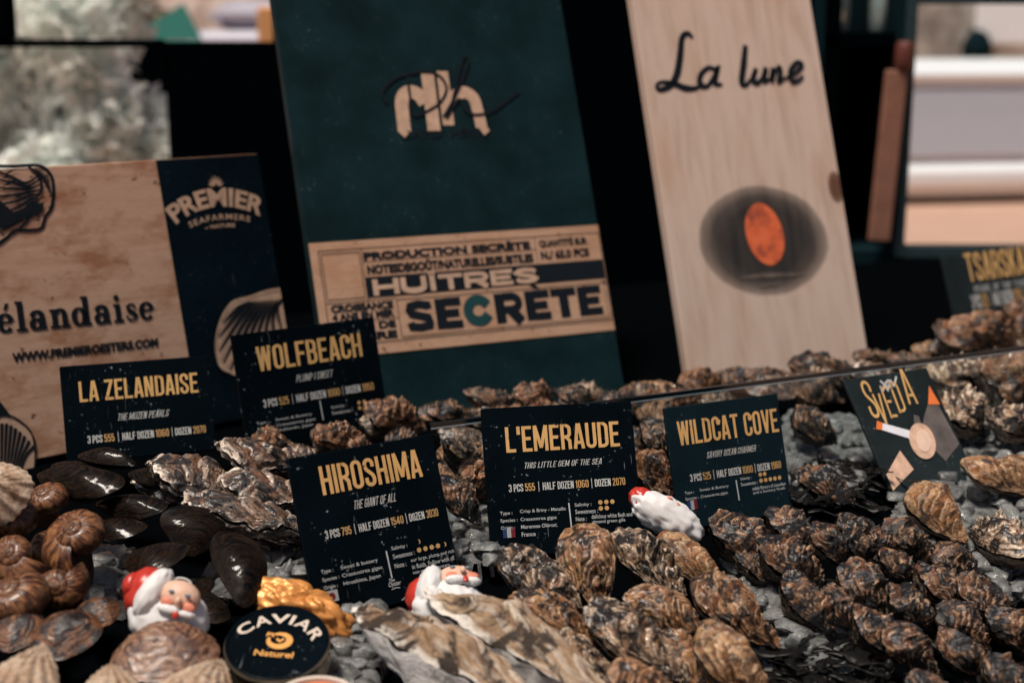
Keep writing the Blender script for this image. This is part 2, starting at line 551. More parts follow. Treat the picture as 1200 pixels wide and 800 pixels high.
def cond_glyph(ch):
    """condensed poster capitals: list of (strokes, advance)"""
    w = 0.40; s = 0.125; l = s / 2; r = w - s / 2; b = s / 2; t = 1 - s / 2; R = (w - s) / 2; c = w / 2
    if ch == ' ': return [], 0.16, s
    if ch == "'": return [[(l, .68), (l, 1)]], s, s
    if ch == 'I': return [[(l, 0), (l, 1)]], s, s
    if ch in 'O0': return [arc(c, 1 - l - R, R, R, 0, 180) + arc(c, l + R, R, R, 180, 360) + [(r, 1 - l - R), (r, 1 - l - R + .001)]], w, s
    if ch == 'U': return [[(l, 1)] + arc(c, l + R, R, R, 180, 360) + [(r, 1)]], w, s
    if ch == 'C': return [[(r, .64), (r, 1 - l - R)] + arc(c, 1 - l - R, R, R, 0, 180) + arc(c, l + R, R, R, 180, 360) + [(r, .36)]], w, s
    if ch == 'G': return [[(r, .66)] + arc(c, 1 - l - R, R, R, 0, 180) + arc(c, l + R, R, R, 180, 360) + [(r, .5)], [(c, .48), (w, .48)]], w, s
    if ch == 'S': return [[(r, .68)] + arc(c, 1 - l - R, R, R, 0, 180) + [(l, .70), (l + .04, .60), (r - .04, .40), (r, .30)] + arc(c, l + R, R, R, 0, -180) + [(l, .32)]], w, s
    if ch == 'L': return [[(l, 1), (l, 0)], [(s, b), (w * .92, b)]], w * .92, s
    if ch == 'E': return [[(l, 1), (l, 0)], [(s, b), (w * .92, b)], [(s, t), (w * .92, t)], [(s, .51), (w * .82, .51)]], w * .92, s
    if ch == 'F': return [[(l, 1), (l, 0)], [(s, t), (w * .92, t)], [(s, .50), (w * .82, .50)]], w * .92, s
    if ch == 'T': return [[(c, 0), (c, t - l)], [(0, t), (w, t)]], w, s
    if ch == 'H': return [[(l, 0), (l, 1)], [(r, 0), (r, 1)], [(s, .5), (w - s, .5)]], w, s
    if ch == 'N': return [[(l, 0), (l, 1)], [(r, 0), (r, 1)], [(l + .02, 1), (r - .02, 0)]], w + .02, s
    if ch == 'M': return [[(l, 0), (l, 1)], [(.55 - l, 0), (.55 - l, 1)], [(l + .01, 1), (.275, .12)], [(.55 - l - .01, 1), (.275, .12)]], .55, s * .97
    if ch == 'W': return [[(.06, 1), (.155, 0)], [(.155, 0), (.28, .98)], [(.28, .98), (.405, 0)], [(.405, 0), (.50, 1)]], .56, s * .95
    if ch == 'V': return [[(.055, 1), (.20, 0.02)], [(.345, 1), (.20, 0.02)]], .40, s
    if ch == 'A': return [[(.055, 0), (.19, 1)], [(.365, 0), (.23, 1)], [(.10, .25), (.32, .25)]], .42, s
    if ch == 'Z': return [[(0, t), (w * .95, t)], [(0, b), (w * .95, b)], [(l, s * .6), (r - .02, 1 - s * .6)]], w * .95, s
    if ch == 'D': return [[(l, 0), (l, 1)], [(s, t), (c, t)] + arc(c - .02, 1 - l - R, R + .02, R, 90, 0) + arc(c - .02, l + R, R + .02, R, 0, -90) + [(s, b)]], w, s
    if ch == 'P': return [[(l, 0), (l, 1)], [(s, t), (c, t)] + arc(c - .02, 1 - l - R, R + .02, R, 90, 0) + arc(c - .02, .45 + R, R + .02, R, 0, -90) + [(s, .45)]], w, s
    if ch == 'R': return [[(l, 0), (l, 1)], [(s, t), (c, t)] + arc(c - .02, 1 - l - R, R + .02, R, 90, 0) + arc(c - .02, .49 + R, R + .02, R, 0, -90) + [(s, .49)], [(c + .02, .47), (r - .01, .34), (r, 0)]], w + .01, s
    if ch == 'B': return [[(l, 0), (l, 1)], [(s, t), (c, t)] + arc(c - .02, 1 - l - R * .85, R + .01, R * .85, 90, 0) + arc(c - .02, .52 + R * .8, R + .01, R * .8, 0, -90) + [(s, .52)],
                         [(c, .52)] + arc(c - .02, .52 - R, R + .02, R, 90, 0) + arc(c - .02, l + R, R + .02, R, 0, -90) + [(s, b)]], w, s
    if ch == 'K': return [[(l, 0), (l, 1)], [(s, .42), (r, 1)], [(s + .06, .55), (r + .02, 0)]], w, s
    if ch == 'Y': return [[(c, 0), (c, .48)], [(.05, 1), (c, .42)], [(w - .05, 1), (c, .42)]], w, s
    if ch == '1': return [[(.16, 0), (.16, 1)], [(0.02, .80), (.14, .84)]], .24, s
    if ch == '2': return [[(l, .68)] + arc(c, 1 - l - R, R, R, 180, 0) + [(r, .66), (l, .14), (l, .10)], [(0, b), (w * .95, b)]], w, s
    if ch == '3': return [[(l, .72)] + arc(c, 1 - l - R, R, R, 180, 0) + [(r, .62), (c, .53)], [(c, .53), (r, .44)] + arc(c, l + R, R, R, 0, -180) + [(l, .30)]], w, s
    if ch == '4': return [[(r - .05, 0), (r - .05, 1)], [(0, .24), (w + .02, .24)], [(r - .07, 1), (.05, .26)]], w + .02, s
    if ch == '5': return [[(r, t), (l, t)], [(l, 1), (l, .50)], [(l, .52), (c, .60)] + arc(c, .60 - R, R, R, 90, 0) + arc(c, l + R, R, R, 0, -180) + [(l, .28)]], w, s
    if ch == '6': return [arc(c, 1 - l - R, R, R, 0, 180) + arc(c, l + R, R, R, 180, 360) + arc(c, .56 - R, R, R, 0, 150)], w, s
    if ch == '7': return [[(0, t), (w, t)], [(r, 1 - s), (.13, 0)]], w, s
    if ch == '8': return [arc(c, 1 - l - R, R, R, -90, 270, 18), arc(c, l + R + .02, R, R + .04, -90, 270, 18)], w, s
    if ch == '9': return [arc(c, l + R, R, R, 180, 360) + arc(c, 1 - l - R, R, R, 0, 180) + arc(c, .44 + R, R, R, 180, 330)], w, s
    return [[(l, 0), (l, 1)]], s, s


def cond_mesh(s, bold=1.0):
    mb = MB(); x = 0.0; k = 0
    for ch in s:
        st, adv, sw = cond_glyph(ch)
        for p in st:
            mb.ribbon([(x + q[0], q[1]) for q in p], sw * bold, z=(k % 5) * 0.02); k += 1
        x += adv + 0.065
    return np.array(mb.v), mb.f


class Plane:
    """a flat sign standing at base b, turned by yaw, leaning back by lean; local x right, y up its face, z out of it"""
    def __init__(self, b, yaw, lean, w, h, th):
        yaw = R_(yaw); lean = R_(lean)
        self.t = np.array([math.cos(yaw), math.sin(yaw), 0]); n0 = np.array([math.sin(yaw), -math.cos(yaw), 0])
        self.u = np.array([0, 0, 1]) * math.cos(lean) - n0 * math.sin(lean)
        self.n = np.cross(self.t, self.u)
        self.b = np.array(b, float); self.w = w; self.h = h; self.th = th
        M = Matrix.Identity(4)
        for i in range(3):
            M[i][0] = self.t[i]; M[i][1] = self.u[i]; M[i][2] = self.n[i]; M[i][3] = self.b[i]
        self.M = M
    def uv(self, px, py):
        r = ray(px, py)
        k = ((self.b - EYE) @ self.n) / (r @ self.n)
        p = EYE + r * k - self.b
        return np.array([p @ self.t, p @ self.u])
    def root(self, name): self.o = empty(name, M=self.M); return self.o


def fit_text(vs, lb, rt, z, dz=0.0):
    vs = vs.copy()
    x0, x1, y0, y1 = vs[:, 0].min(), vs[:, 0].max(), vs[:, 1].min(), vs[:, 1].max()
    zz = vs[:, 2] if dz else vs[:, 2] * 0
    vs[:, 0] = lb[0] + (vs[:, 0] - x0) / (x1 - x0) * (rt[0] - lb[0])
    vs[:, 1] = lb[1] + (vs[:, 1] - y0) / (y1 - y0) * (rt[1] - lb[1])
    vs[:, 2] = z + zz * dz
    return vs


def bend(vs, uc, vb, Rb):
    """wrap the line v=vb round an arch of radius Rb"""
    o = vs.copy()
    a = (vs[:, 0] - uc) / Rb; rr = Rb + (vs[:, 1] - vb)
    o[:, 0] = uc + rr * np.sin(a); o[:, 1] = vb - Rb + rr * np.cos(a)
    return o


def tilt_box(vs, ang, c):
    o = vs.copy(); ca, sa = math.cos(ang), math.sin(ang)
    x, y = vs[:, 0] - c[0], vs[:, 1] - c[1]
    o[:, 0] = c[0] + x * ca - y * sa; o[:, 1] = c[1] + x * sa + y * ca
    return o


Z1 = 0.0005


def text3(pl, name, s, lb, rb, lt, mat, bold=.02, shear=0.0, z=.0008, parent=None, vs_fs=None):
    """text with its baseline between two picture points and its cap height from a third"""
    A, B, C = pl.uv(*lb), pl.uv(*rb), pl.uv(*lt)
    L = np.hypot(*(B - A)); ang = math.atan2(B[1] - A[1], B[0] - A[0]); hgt = C[1] - A[1]
    vs, fs = vs_fs or bf_mesh(s, bold, shear)
    vs = fit_text(vs, A, (A[0] + L, A[1] + hgt), z, .008 if vs_fs else 0.0)
    return mesh_obj(name, tilt_box(vs, ang, A), fs, mat, parent or pl.o)


def put_text(pl, name, s, lb, rt, mat, font='bf', bold=0.0, shear=0.0, z=Z1, parent=None, mb=None):
    """text fitted to the box between two corners (u,v) of the sign's face"""
    if font == 'cond':
        vs, fs = cond_mesh(s, bold or 1.0); vs = fit_text(vs, lb, rt, z, 0.0015)
        if shear: vs[:, 0] += (vs[:, 1] - lb[1]) * shear
    else:
        vs, fs = bf_mesh(s, bold, shear); vs = fit_text(vs, lb, rt, z)
    if mb is not None:
        mb.add(vs, fs); return
    return mesh_obj(name, vs, fs, mat, parent or pl.o)


# ------------------------------------------------------------------ price cards
def price_card(b, yaw, lean, w, h, mat, label, title, tagline, prices, tpx, gpx, ppx, details=None, thick=0.004):
    pl = Plane(b, yaw, lean, w, h, thick)
    o = pl.root('price_card')
    tag(o, label, 'price card', 'black price cards among the shellfish')
    MB().box(-w / 2, w / 2, -.004, h, -thick, 0, .0007).build('card_body', mat, o)
    put_text(pl, 'title_lettering', title, pl.uv(*tpx[0]), pl.uv(*tpx[1]), M_GOLD, 'cond')
    if tagline: put_text(pl, 'tagline_lettering', tagline, pl.uv(*gpx[0]), pl.uv(*gpx[1]), M_WHITE, 'cond', bold=.62, shear=.28)
    a, c = pl.uv(*ppx[0]), pl.uv(*ppx[1])
    W_ = c[0] - a[0]
    fr = [(0, .122), (.139, .222), (.289, .553), (.570, .682), (.737, .873), (.892, 1)]
    for i, (s, (f0, f1)) in enumerate(zip(('3 PCS', prices[0], 'HALF DOZEN', prices[1], 'DOZEN', prices[2]), fr)):
        put_text(pl, 'price_figures' if i % 2 else 'price_wording', s, (a[0] + f0 * W_, a[1]), (a[0] + f1 * W_, c[1]), M_GOLDS if i % 2 else M_WHITE, 'cond', bold=.95)
    dv = MB()
    for f in (.255, .71): dv.ribbon([(a[0] + f * W_, a[1] - .001), (a[0] + f * W_, c[1] + .001)], .0005, Z1)
    dv.build('price_dividers', M_GREYP, o)
    if details:
        X = lambda f: -w / 2 + f * w
        Y = lambda f: f * h
        dm = MB()
        th = .030 * h
        def line(s, fx, fy, wd):
            put_text(pl, '', s, (X(fx), Y(fy) - th / 2), (X(fx + wd), Y(fy) + th / 2), None, 'bf', bold=.004, mb=dm)
        for s, fx, fy, wd in details['lines']: line(s, fx, fy, wd)
        dm.ribbon([(X(.532), Y(.135)), (X(.527), Y(.31))], .0011, Z1)
        dm.build('detail_lettering', M_GREYP, o)
        dt = MB()
        for fx, fy, full in details['dots']:
            if full: dt.disc(X(fx), Y(fy), .0019, z=Z1)
            else: dt.poly([(X(fx) + .0019 * math.cos(R_(t)), Y(fy) + .0019 * math.sin(R_(t))) for t in range(-90, 91, 15)][::1] +
                          [(X(fx) + .0008 * math.cos(R_(t)), Y(fy) + .0017 * math.sin(R_(t))) for t in range(80, -91, -20)], Z1)
        dt.build('rating_dots', M_GOLDS, o)
        if details.get('flag'):
            kind, fx, fy = details['flag']
            x, y = X(fx), Y(fy); fw, fh = .0105, .0085
            if kind == 'disc':
                f = MB().poly([(x, y), (x + fw, y), (x + fw, y + fh), (x, y + fh)], Z1).build('flag', M_FLAGW, o)
                MB().disc(x + fw / 2, y + fh / 2, .0026, z=Z1 * 2).build('flag_disc', M_FLAGR, f)
            else:
                f = MB().poly([(x + fw / 3, y), (x + 2 * fw / 3, y), (x + 2 * fw / 3, y + fh), (x + fw / 3, y + fh)], Z1).build('flag', M_FLAGW, o)
                MB().poly([(x, y), (x + fw / 3, y), (x + fw / 3, y + fh), (x, y + fh)], Z1).build('flag_stripe', M_FLAGB, f)
                MB().poly([(x + 2 * fw / 3, y), (x + fw, y), (x + fw, y + fh), (x + 2 * fw / 3, y + fh)], Z1).build('flag_stripe', M_FLAGR, f)
        if details.get('logo'):
            fx, fy = details['logo']; x, y = X(fx), Y(fy)
            lm = MB()
            put_text(pl, '', 'The', (x + .001, y + .0045), (x + .006, y + .007), None, 'bf', bold=.01, shear=.3, mb=lm)
            put_text(pl, '', 'Oyster', (x, y), (x + .011, y + .0045), None, 'bf', bold=.01, shear=.3, mb=lm)
            lm.ribbon(spline([(x + .002, y - .0012), (x + .006, y - .0006), (x + .009, y - .0013)]), .0006, Z1)
            lm.build('logo', M_GREYP, o)
    return pl


M_FLAGW = plain('flag_white', (.30, .30, .30), .6, .2)
M_FLAGR = plain('flag_red', (.12, .012, .018), .6, .2)
M_FLAGB = plain('flag_blue', (.012, .03, .10), .6, .2)

det_h = dict(lines=[('Type :', .08, .265, .08), ('Sweet & buttery', .21, .265, .25), ('Species :', .08, .215, .11), ('Crassostrea gigas', .21, .215, .27),
                    ('Origin :', .08, .165, .09), ('Hiroshima, Japan', .21, .165, .25),
                    ('Salinity :', .565, .315, .11), ('Sweetness :', .565, .265, .15), ('Note :', .565, .205, .08),
                    ('our large, plump and rich', .68, .215, .31), ('in fluids. Follow with all', .68, .175, .30), ('non seasoned oysters', .68, .135, .26)],
             dots=[(.755, .325, 0)] + [(.75 + .045 * i, .272, 1) for i in range(4)] + [(.93, .272, 0)], flag=('disc', .08, .075), logo=(.50, .075))
price_card((-.0930, 1.0291, -.002), 33.2, 21, .1265, .1208, M_CARD, 'black card lettered HIROSHIMA in gold standing behind two long pale oysters', 'HIROSHIMA', 'THE GIANT OF ALL',
           ('795', '1540', '3030'), ((378.6, 580.5), (489.4, 525.5)), ((414, 597), (462, 577)), ((381.6, 631.5), (512, 595)), det_h)
det_e = dict(lines=[('Type :', .075, .265, .08), ('Crisp & Briny - Metallic', .205, .27, .30), ('Species :', .075, .215, .11), ('Crassostrea gigas', .205, .215, .235),
                    ('Origin :', .075, .165, .09), ('Marennes Oléron,', .205, .165, .235), ('France', .205, .115, .09),
                    ('Salinity :', .565, .29, .11), ('Sweetness :', .565, .245, .15), ('Note :', .565, .195, .07),
                    ('delicious white flesh and', .67, .205, .27), ('almond green gills', .67, .165, .22)],
             dots=[(.735, .30, 1), (.775, .30, 1), (.815, .30, 1), (.735, .258, 1), (.775, .258, 1)], flag=('bands', .085, .10))
price_card((.0474, 1.1379, 0), 11.5, 22, .1324, .1221, M_CARD, 'black card lettered L\'EMERAUDE in gold, upright in the middle behind frilled oysters', "L'EMERAUDE", 'THIS LITTLE GEM OF THE SEA',
           ('555', '1060', '2070'), ((593.5, 530.6), (724, 492.9)), ((613.6, 549), (704, 536.5)), ((596.4, 576.5), (732, 559)), det_e)
det_w = dict(lines=[('Type :', .075, .265, .08), ('Sweet & Buttery', .205, .27, .25), ('Species :', .075, .215, .11), ('Crassostrea gigas', .205, .215, .235),
                    ('Salinity :', .565, .31, .10), ('Sweetness :', .565, .265, .15), ('subtle flavours of cucumber', .66, .215, .30), ('and a buttery finish', .66, .175, .29)],
             dots=[(.745, .325, 1), (.785, .325, 1)] + [(.745 + .042 * i, .272, 1) for i in range(5)], flag=('bands', .085, .12))
price_card((.2029, 1.2190, 0), 25.7, 16.9, .1221, .1049, M_CARD2, 'black card with a teal reflection in its colour, lettered WILDCAT COVE in gold behind the dark crusty oysters', 'WILDCAT COVE', 'SAVORY OCEAN CHARMER',
           ('525', '1000', '1960'), ((796, 522.4), (909, 478)), ((828, 537), (884, 521)), ((809, 564.5), (914, 539.5)), det_w)
price_card((-.3560, 1.3201, .03), 20.3, 20.3, .1403, .0894, M_CARD, 'black card lettered LA ZELANDAISE in gold leaning on the wood and navy board', 'LA ZELANDAISE', 'THE MUZEN PEARLS',
           ('555', '1060', '2070'), ((93.6, 471.5), (230.5, 436)), ((137, 493), (196, 479.5)), ((103, 519.5), (240.6, 498)), None, .007)
det_o = dict(lines=[('Type :', .08, .20, .08), ('Sweet & Buttery', .21, .205, .25), ('Species :', .08, .15, .11), ('Crassostrea gigas', .21, .155, .27), ('Hokkaido, Japan', .21, .11, .25),
                    ('Salinity :', .60, .23, .11), ('Sweetness :', .60, .18, .15)],
             dots=[(.80, .235, 1), (.84, .235, 1), (.80, .185, 1)])
price_card((-.1974, 1.4159, .02), 36.3, 13.9, .1651, .1142, M_CARD, 'black card lettered WOLFBEACH in gold at the left foot of the tall teal board', 'WOLFBEACH', 'PLUMP & SWEET',
           ('525', '1000', '1950'), ((303, 435.6), (421, 389.5)), ((347, 448), (388, 433)), ((309, 477.6), (437, 447.5)), det_o)
plT = price_card((.690, 1.950, .0), 33, 20, .175, .135, M_CARD3, 'blurred grey card with narrow gold title, cut by the right picture edge above red-brown oysters', 'TSARSKAYA', None,
                 ('625', '1200', '2350'), ((1135.5, 331), (1216, 286)), None, ((1140, 362), (1222, 334)), None)
tm = put_text(plT, 'tagline_lettering', 'PEARL OF THE TSARS', plT.uv(1142, 343), plT.uv(1205, 326), M_GREYP, 'cond', bold=.7, shear=.2)

# the card, haze put into its grey, with the brush-lettered gold word and a picture of a hand and a shell
pl = Plane((.4065, 1.3066, 0), 28.8, 37.9, .1095, .1216, .004)
o = pl.root('picture_card')
tag(o, 'tilted picture card with haze in its grey colour, slanted gold brush word and a white stick', 'picture card')
w, h = pl.w, pl.h
MB().box(-w / 2, w / 2, -.002, h, -.004, 0, .0007).build('card_body', M_CARD3, o)
gm = MB()
for ch, px, py, sx, sy in (('S', 1022, 490, 10, 37), ('V', 1034, 497, 9, 30), ('E', 1044, 490, 8, 32), ('D', 1054, 484, 9, 32), ('A', 1065, 474, 11, 36)):
    a, b_ = pl.uv(px, py), pl.uv(px + sx, py - sy)
    vs, fs = cond_mesh(ch, .62); vs = fit_text(vs, (a[0], a[1]), (a[0] + sx * .00112, a[1] + sy * .00108), Z1, .0015); vs = tilt_box(vs, R_(-4), a); gm.add(vs, fs)
gm.build('title_lettering', M_GOLD, o)
sm = MB()
for q in ([(1031, 452), (1034, 458), (1037, 449), (1040, 457), (1043, 446), (1047, 452), (1050, 441)], [(1031, 446), (1036, 450), (1041, 445)]):
    sm.ribbon(spline([pl.uv(*p) for p in q], 4), .0022, Z1)
sm.build('brush_flourish', M_GREYP, o)


def patch(pl, name, pts, mat, z, parent=None):
    return MB().poly([pl.uv(*p) for p in pts], z).build(name, mat, parent or pl.o)


M_ORANGE = plain('orange_print', (.62, .15, .04), .6, .2)
M_SKINP = plain('flesh_print', (.55, .36, .26), .6, .2, nscale=120, var=.3)
M_PGREY = plain('grey_picture', (.10, .085, .08), .6, .2, nscale=70, var=.4)
M_PWHITE = plain('white_print_plain', (.62, .62, .66), .6, .2)
patch(pl, 'picture_backdrop', [(1087, 474), (1099, 474), (1124, 520), (1108, 540), (1080, 512), (1082, 490)], M_PGREY, Z1)
patch(pl, 'picture_flame', [(1088, 452), (1101, 474), (1087, 474)], M_ORANGE, Z1 * 2)
patch(pl, 'white_stick', [(1034, 496), (1070, 506), (1068, 515), (1033, 504)], M_PWHITE, Z1 * 2)
patch(pl, 'stick_tip', [(1027, 493), (1034, 496), (1033, 504), (1026, 503)], M_ORANGE, Z1 * 2)
c = pl.uv(1080, 517)
ph = MB().disc(c[0], c[1], .0155, .0195, Z1 * 3, rot=-.5).build('shell_picture', M_SKINP, o)
MB().disc(c[0] + .001, c[1], .0085, .0125, Z1 * 4, rot=-.5).build('shell_hollow', plain('pale_flesh_print', (.66, .47, .36), .5, .3), ph)
patch(pl, 'finger_picture', [(1070, 486), (1076, 488), (1080, 500), (1071, 504)], M_PGREY, Z1 * 2)
patch(pl, 'sleeve_picture', [(1054, 528), (1070, 550), (1046, 575), (1038, 556)], M_SKINP, Z1 * 2)

# ------------------------------------------------------------------ tall boards
# teal board with a bare strip
DB = Plane((-.0290, 1.6034, -.005), 26.1, 20.5, .376, .66, .014)
o = DB.root('sign_board')
tag(o, 'tall dark teal wooden board with a pale lettered strip and a two-letter monogram', 'sign board')
MB().box(-.188, .188, 0, .66, -.014, 0, .0015).build('board', M_TEAL, o)
z5 = lambda x, y: (340 + x / 2.857, 240 + y / 2.857)
D = lambda x, y: DB.uv(*z5(x, y))
ytop = (D(65, 120)[1] + D(1050, 75)[1]) / 2
ybot = (D(1100, 428)[1] + D(300, 487)[1]) / 2
strip = MB().box(-.1865, .1865, ybot, ytop, .0002, .0010, 0).build('label_strip', M_WOODS, o)
ik = MB(); zi = .0016
xl, xr = D(112, 300)[0], D(1055, 250)[0]
yt = (D(100, 148)[1] + D(1035, 100)[1]) / 2; yb = (D(1075, 400)[1] + D(200, 452)[1]) / 2


def rectline(x0, x1, y0, y1, wd=.0008):
    for p, q in (((x0, y0), (x1, y0)), ((x1, y0), (x1, y1)), ((x1, y1), (x0, y1)), ((x0, y1), (x0, y0))):
        ik.ribbon([p, q], wd, zi); 


hS = yt - yb
rectline(xl, xr, yb, yt)
ux = lambda zx: D(zx, 300)[0]
v_ = lambda f: yb + f * hS
x_qr = ux(257); x_pr = ux(352)
y_mid = v_(.445)
rectline(xl + .003, x_qr - .003, y_mid + .004, yt - .004)
rectline(xl, x_qr, y_mid, yt)
rectline(x_pr, xr - .004, v_(.03), y_mid - .002)
for a, b_ in (((xl, y_mid), (x_pr, y_mid)), ((x_qr, v_(.855)), (ux(845), v_(.855))), ((ux(845), v_(.70)), (ux(845), yt)), ((xl, v_(.24)), (x_pr, v_(.24)))):
    ik.ribbon([a, b_], .0007, zi)
ik.build('strip_rules', M_INK, strip)
T = lambda s, x0, x1, f0, f1, bold=.055: put_text(DB, 'strip_lettering', s, (x0, v_(f0)), (x1, v_(f1)), M_INK, 'bf', bold=bold, z=zi, parent=strip)
T('PRODUCTION SECRÈTE', ux(262), ux(828), .868, .975)
T('NOTESDEGOÛT/NATURELLES/SUBTILES', ux(268), ux(832), .715, .84)
T('QUANTITÉ SUR', ux(858), ux(1022), .862, .975)
T('N./ 65.0 PCS', ux(858), ux(1022), .735, .835)
T('CROISSANCE', ux(128), ux(338), .345, .425)
T('4 ANS EN MER', ux(128), ux(338), .255, .335)
T('PARCS DE', ux(128), ux(338), .14, .22)
T('CLAIRE', ux(128), ux(338), .03, .115)
# heavy wide letters of the last line
bar0 = v_(.475); bar1 = v_(.69)
xs = [ux(370), ux(1045)]


def heavy(word, x0, x1, y0, y1, mats, gap=.06, wts=None):
    """wide poster letters drawn with thick strokes; mats: one MB per letter"""
    wts = wts or [1.0] * len(word)
    tot = sum(wts) + gap * (len(word) - 1)
    k = (x1 - x0) / tot; x = x0
    for ch, wt, mb in zip(word, wts, mats):
        lw = wt * k; acc = None; base = ch
        if ch in 'ÈÎ': acc = ch; base = 'E' if ch == 'È' else 'I'
        H_ = y1 - y0; s = .36 * H_; s2 = .26 * H_
        X = lambda f: x + f * lw
        Y = lambda f: y0 + f * H_
        sx = s / lw
        def st(pts, wd): mb.ribbon([(X(a), Y(b_)) for a, b_ in pts], wd, zi + .0001 * (len(mb.f) % 4))
        if base == 'E':
            st([(sx / 2, 0), (sx / 2, 1)], s)
            for f in (.12, .5, .88): st([(sx * .9, f), (1 if f != .5 else .9, f)], s2)
        elif base == 'I': st([(.5, 0), (.5, 1)], s)
        elif base == 'T': st([(.5, 0), (.5, .8)], s); st([(0, .88), (1, .88)], s2)
        elif base == 'H': st([(sx / 2, 0), (sx / 2, 1)], s); st([(1 - sx / 2, 0), (1 - sx / 2, 1)], s); st([(sx * .9, .5), (1 - sx * .9, .5)], s2)
        elif base == 'U': st([(sx / 2, 1), (sx / 2, .35)] + [(.5 - (.5 - sx / 2) * math.cos(R_(a)), .35 - .23 * math.sin(R_(a))) for a in range(15, 180, 15)] + [(1 - sx / 2, .35), (1 - sx / 2, 1)], s)
        elif base == 'C': st([(1 - sx * .55, .66)] + [(.5 + (.5 - sx / 2) * math.cos(R_(a)), .5 + .36 * math.sin(R_(a))) for a in range(40, 321, 14)] + [(1 - sx * .55, .34)], s * .95)
        elif base == 'S': st([(1 - sx * .5, .70), (.80, .83), (.5, .88), (.22, .83), (sx * .5, .70), (.25, .57), (.5, .50), (.78, .42), (1 - sx * .5, .28), (.80, .16), (.5, .12), (.2, .16), (sx * .45, .30)], s2 * 1.02)
        elif base == 'R':
            st([(sx / 2, 0), (sx / 2, 1)], s)
            st([(sx * .9, .88), (.6, .88)] + [(.58 + (.42 - sx / 2) * math.cos(R_(a)), .66 + .22 * math.sin(R_(a))) for a in range(75, -76, -15)] + [(.6, .44), (sx * .9, .44)], s2)
            st([(.52, .44), (1 - sx * .45, 0)], s)
        if acc == 'È': mb.poly([(X(.25), Y(1.22)), (X(.5), Y(1.22)), (X(.68), Y(1.06)), (X(.48), Y(1.06))], zi)
        if acc == 'Î':
            mb.ribbon([(X(.1), Y(1.06)), (X(.5), Y(1.2)), (X(.9), Y(1.06))], s * .35, zi)
        x += lw + gap * k


tk, cg = MB(), MB()
tk2 = MB()
heavy('SECRÈTE', ux(372), ux(1038), v_(.075), v_(.40), [tk, tk, cg, tk2, tk2, tk2, tk2], .06, [1, .9, 1.08, 1.05, .9, .95, .9])
tk.build('large_lettering', M_INK, strip); tk2.build('large_lettering', M_INK, strip)
cg.build('green_letter', M_INKT, strip)
bar = MB().poly([(ux(258), bar0), (xr, bar0), (xr, bar1), (ux(258), bar1)], zi).build('black_bar', M_INK, strip)
hm = MB()
zi += .0006
heavy('HUÎTRES', ux(278), ux(838), bar0 + .0015, bar1 - .0035, [hm] * 7, .07, [1.05, 1.05, .36, 1, 1.05, .95, 1.05])
hm.build('bar_lettering', M_CREAM, bar)
# monogram
z4 = lambda x, y: DB.uv(300 + x / 3.333, y / 3.333)
mg = MB(); ZB = .0008
wz = .0165
mg.ribbon(spline([z4(*p) for p in ((579, 515), (572, 450), (568, 400), (578, 372), (604, 360), (634, 372), (658, 404))], 6), wz, ZB)
mg.ribbon([z4(695, 512), z4(668, 288)], wz, ZB + .0001)
mg.ribbon([z4(752, 490), z4(726, 280)], wz * .9, ZB)
mg.ribbon(spline([z4(*p) for p in ((745, 415), (772, 378), (812, 362), (848, 384), (864, 430), (872, 460), (880, 500))], 6), wz * .9, ZB + .0001)
mg.ribbon([z4(562, 505), z4(588, 530)], wz * .5, ZB + .0002)
mg.ribbon([z4(868, 478), z4(902, 520)], wz * .6, ZB + .0002)
mono = mg.build('monogram', M_CREAM, o)
fl = MB()
fl.ribbon(spline([z4(*p) for p in ((590, 300), (600, 380), (612, 450), (660, 440), (720, 400), (742, 340), (700, 290), (620, 285), (540, 310), (492, 365), (510, 405))], 6), .0034, ZB + .0008)
fl.ribbon(spline([z4(*p) for p in ((730, 460), (770, 390), (810, 300), (830, 240), (810, 225), (790, 290), (765, 400), (745, 460), (790, 390), (815, 430), (850, 450), (920, 435), (1025, 360))], 6), .0032, ZB + .0010)
fl.build('signature_flourish', M_INK, o)
nm = MB()
put_text(DB, '', 'DAVID  HERVE', z4(575, 545), z4(905, 500), None, 'bf', bold=.03, z=ZB, mb=nm)
nm.build('name_lettering', M_INK, o)

# wood and navy board
PB = Plane((-.4452, 1.4537, -.005), 41.3, 14.1, .5188, .3030, .012)
o = PB.root('sign_board')
tag(o, 'low board half bare wood half navy, printed with engraved shells and a web address', 'sign board')
topv = PB.uv(303, 180)[1]
MB().box(-.2594, .2594, 0, topv, -.012, 0, .0012).build('board', M_WOODH, o)
a, b_ = PB.uv(183, 187), PB.uv(220, 417)
xs_ = (a[0] + b_[0]) / 2
nav = MB().box(xs_, .2590, .001, topv - .0006, .0002, .0009).build('navy_section', M_NAVY, o)
q1 = lambda x, y: PB.uv(x / 3.333, 150 + y / 3.333)
q2 = lambda x, y: PB.uv(x / 3.333, 360 + y / 3.333)
ZP = .0016
# arched name
def arch_text(pl, s, c_px, width_px, base_px, cap_px, sag_px, mat, name, bold=.02, z=ZP, parent=None, q=q1, space=1.0):
    vs, fs = bf_mesh(s, bold, 0, space)
    cc = q(*base_px)
    l_ = q(base_px[0] - width_px / 2, base_px[1]); r__ = q(base_px[0] + width_px / 2, base_px[1])
    wd = r__[0] - l_[0]
    hgt = q(base_px[0], base_px[1] - cap_px)[1] - cc[1]
    sag = cc[1] - q(base_px[0], base_px[1] + sag_px)[1]
    Rb = (wd / 2) ** 2 / (2 * sag)
    vs = fit_text(vs, (cc[0] - wd / 2, cc[1]), (cc[0] + wd / 2, cc[1] + hgt), z)
    vs = bend(vs, cc[0], cc[1], Rb)
    return mesh_obj(name, vs, fs, mat, parent or pl.o)


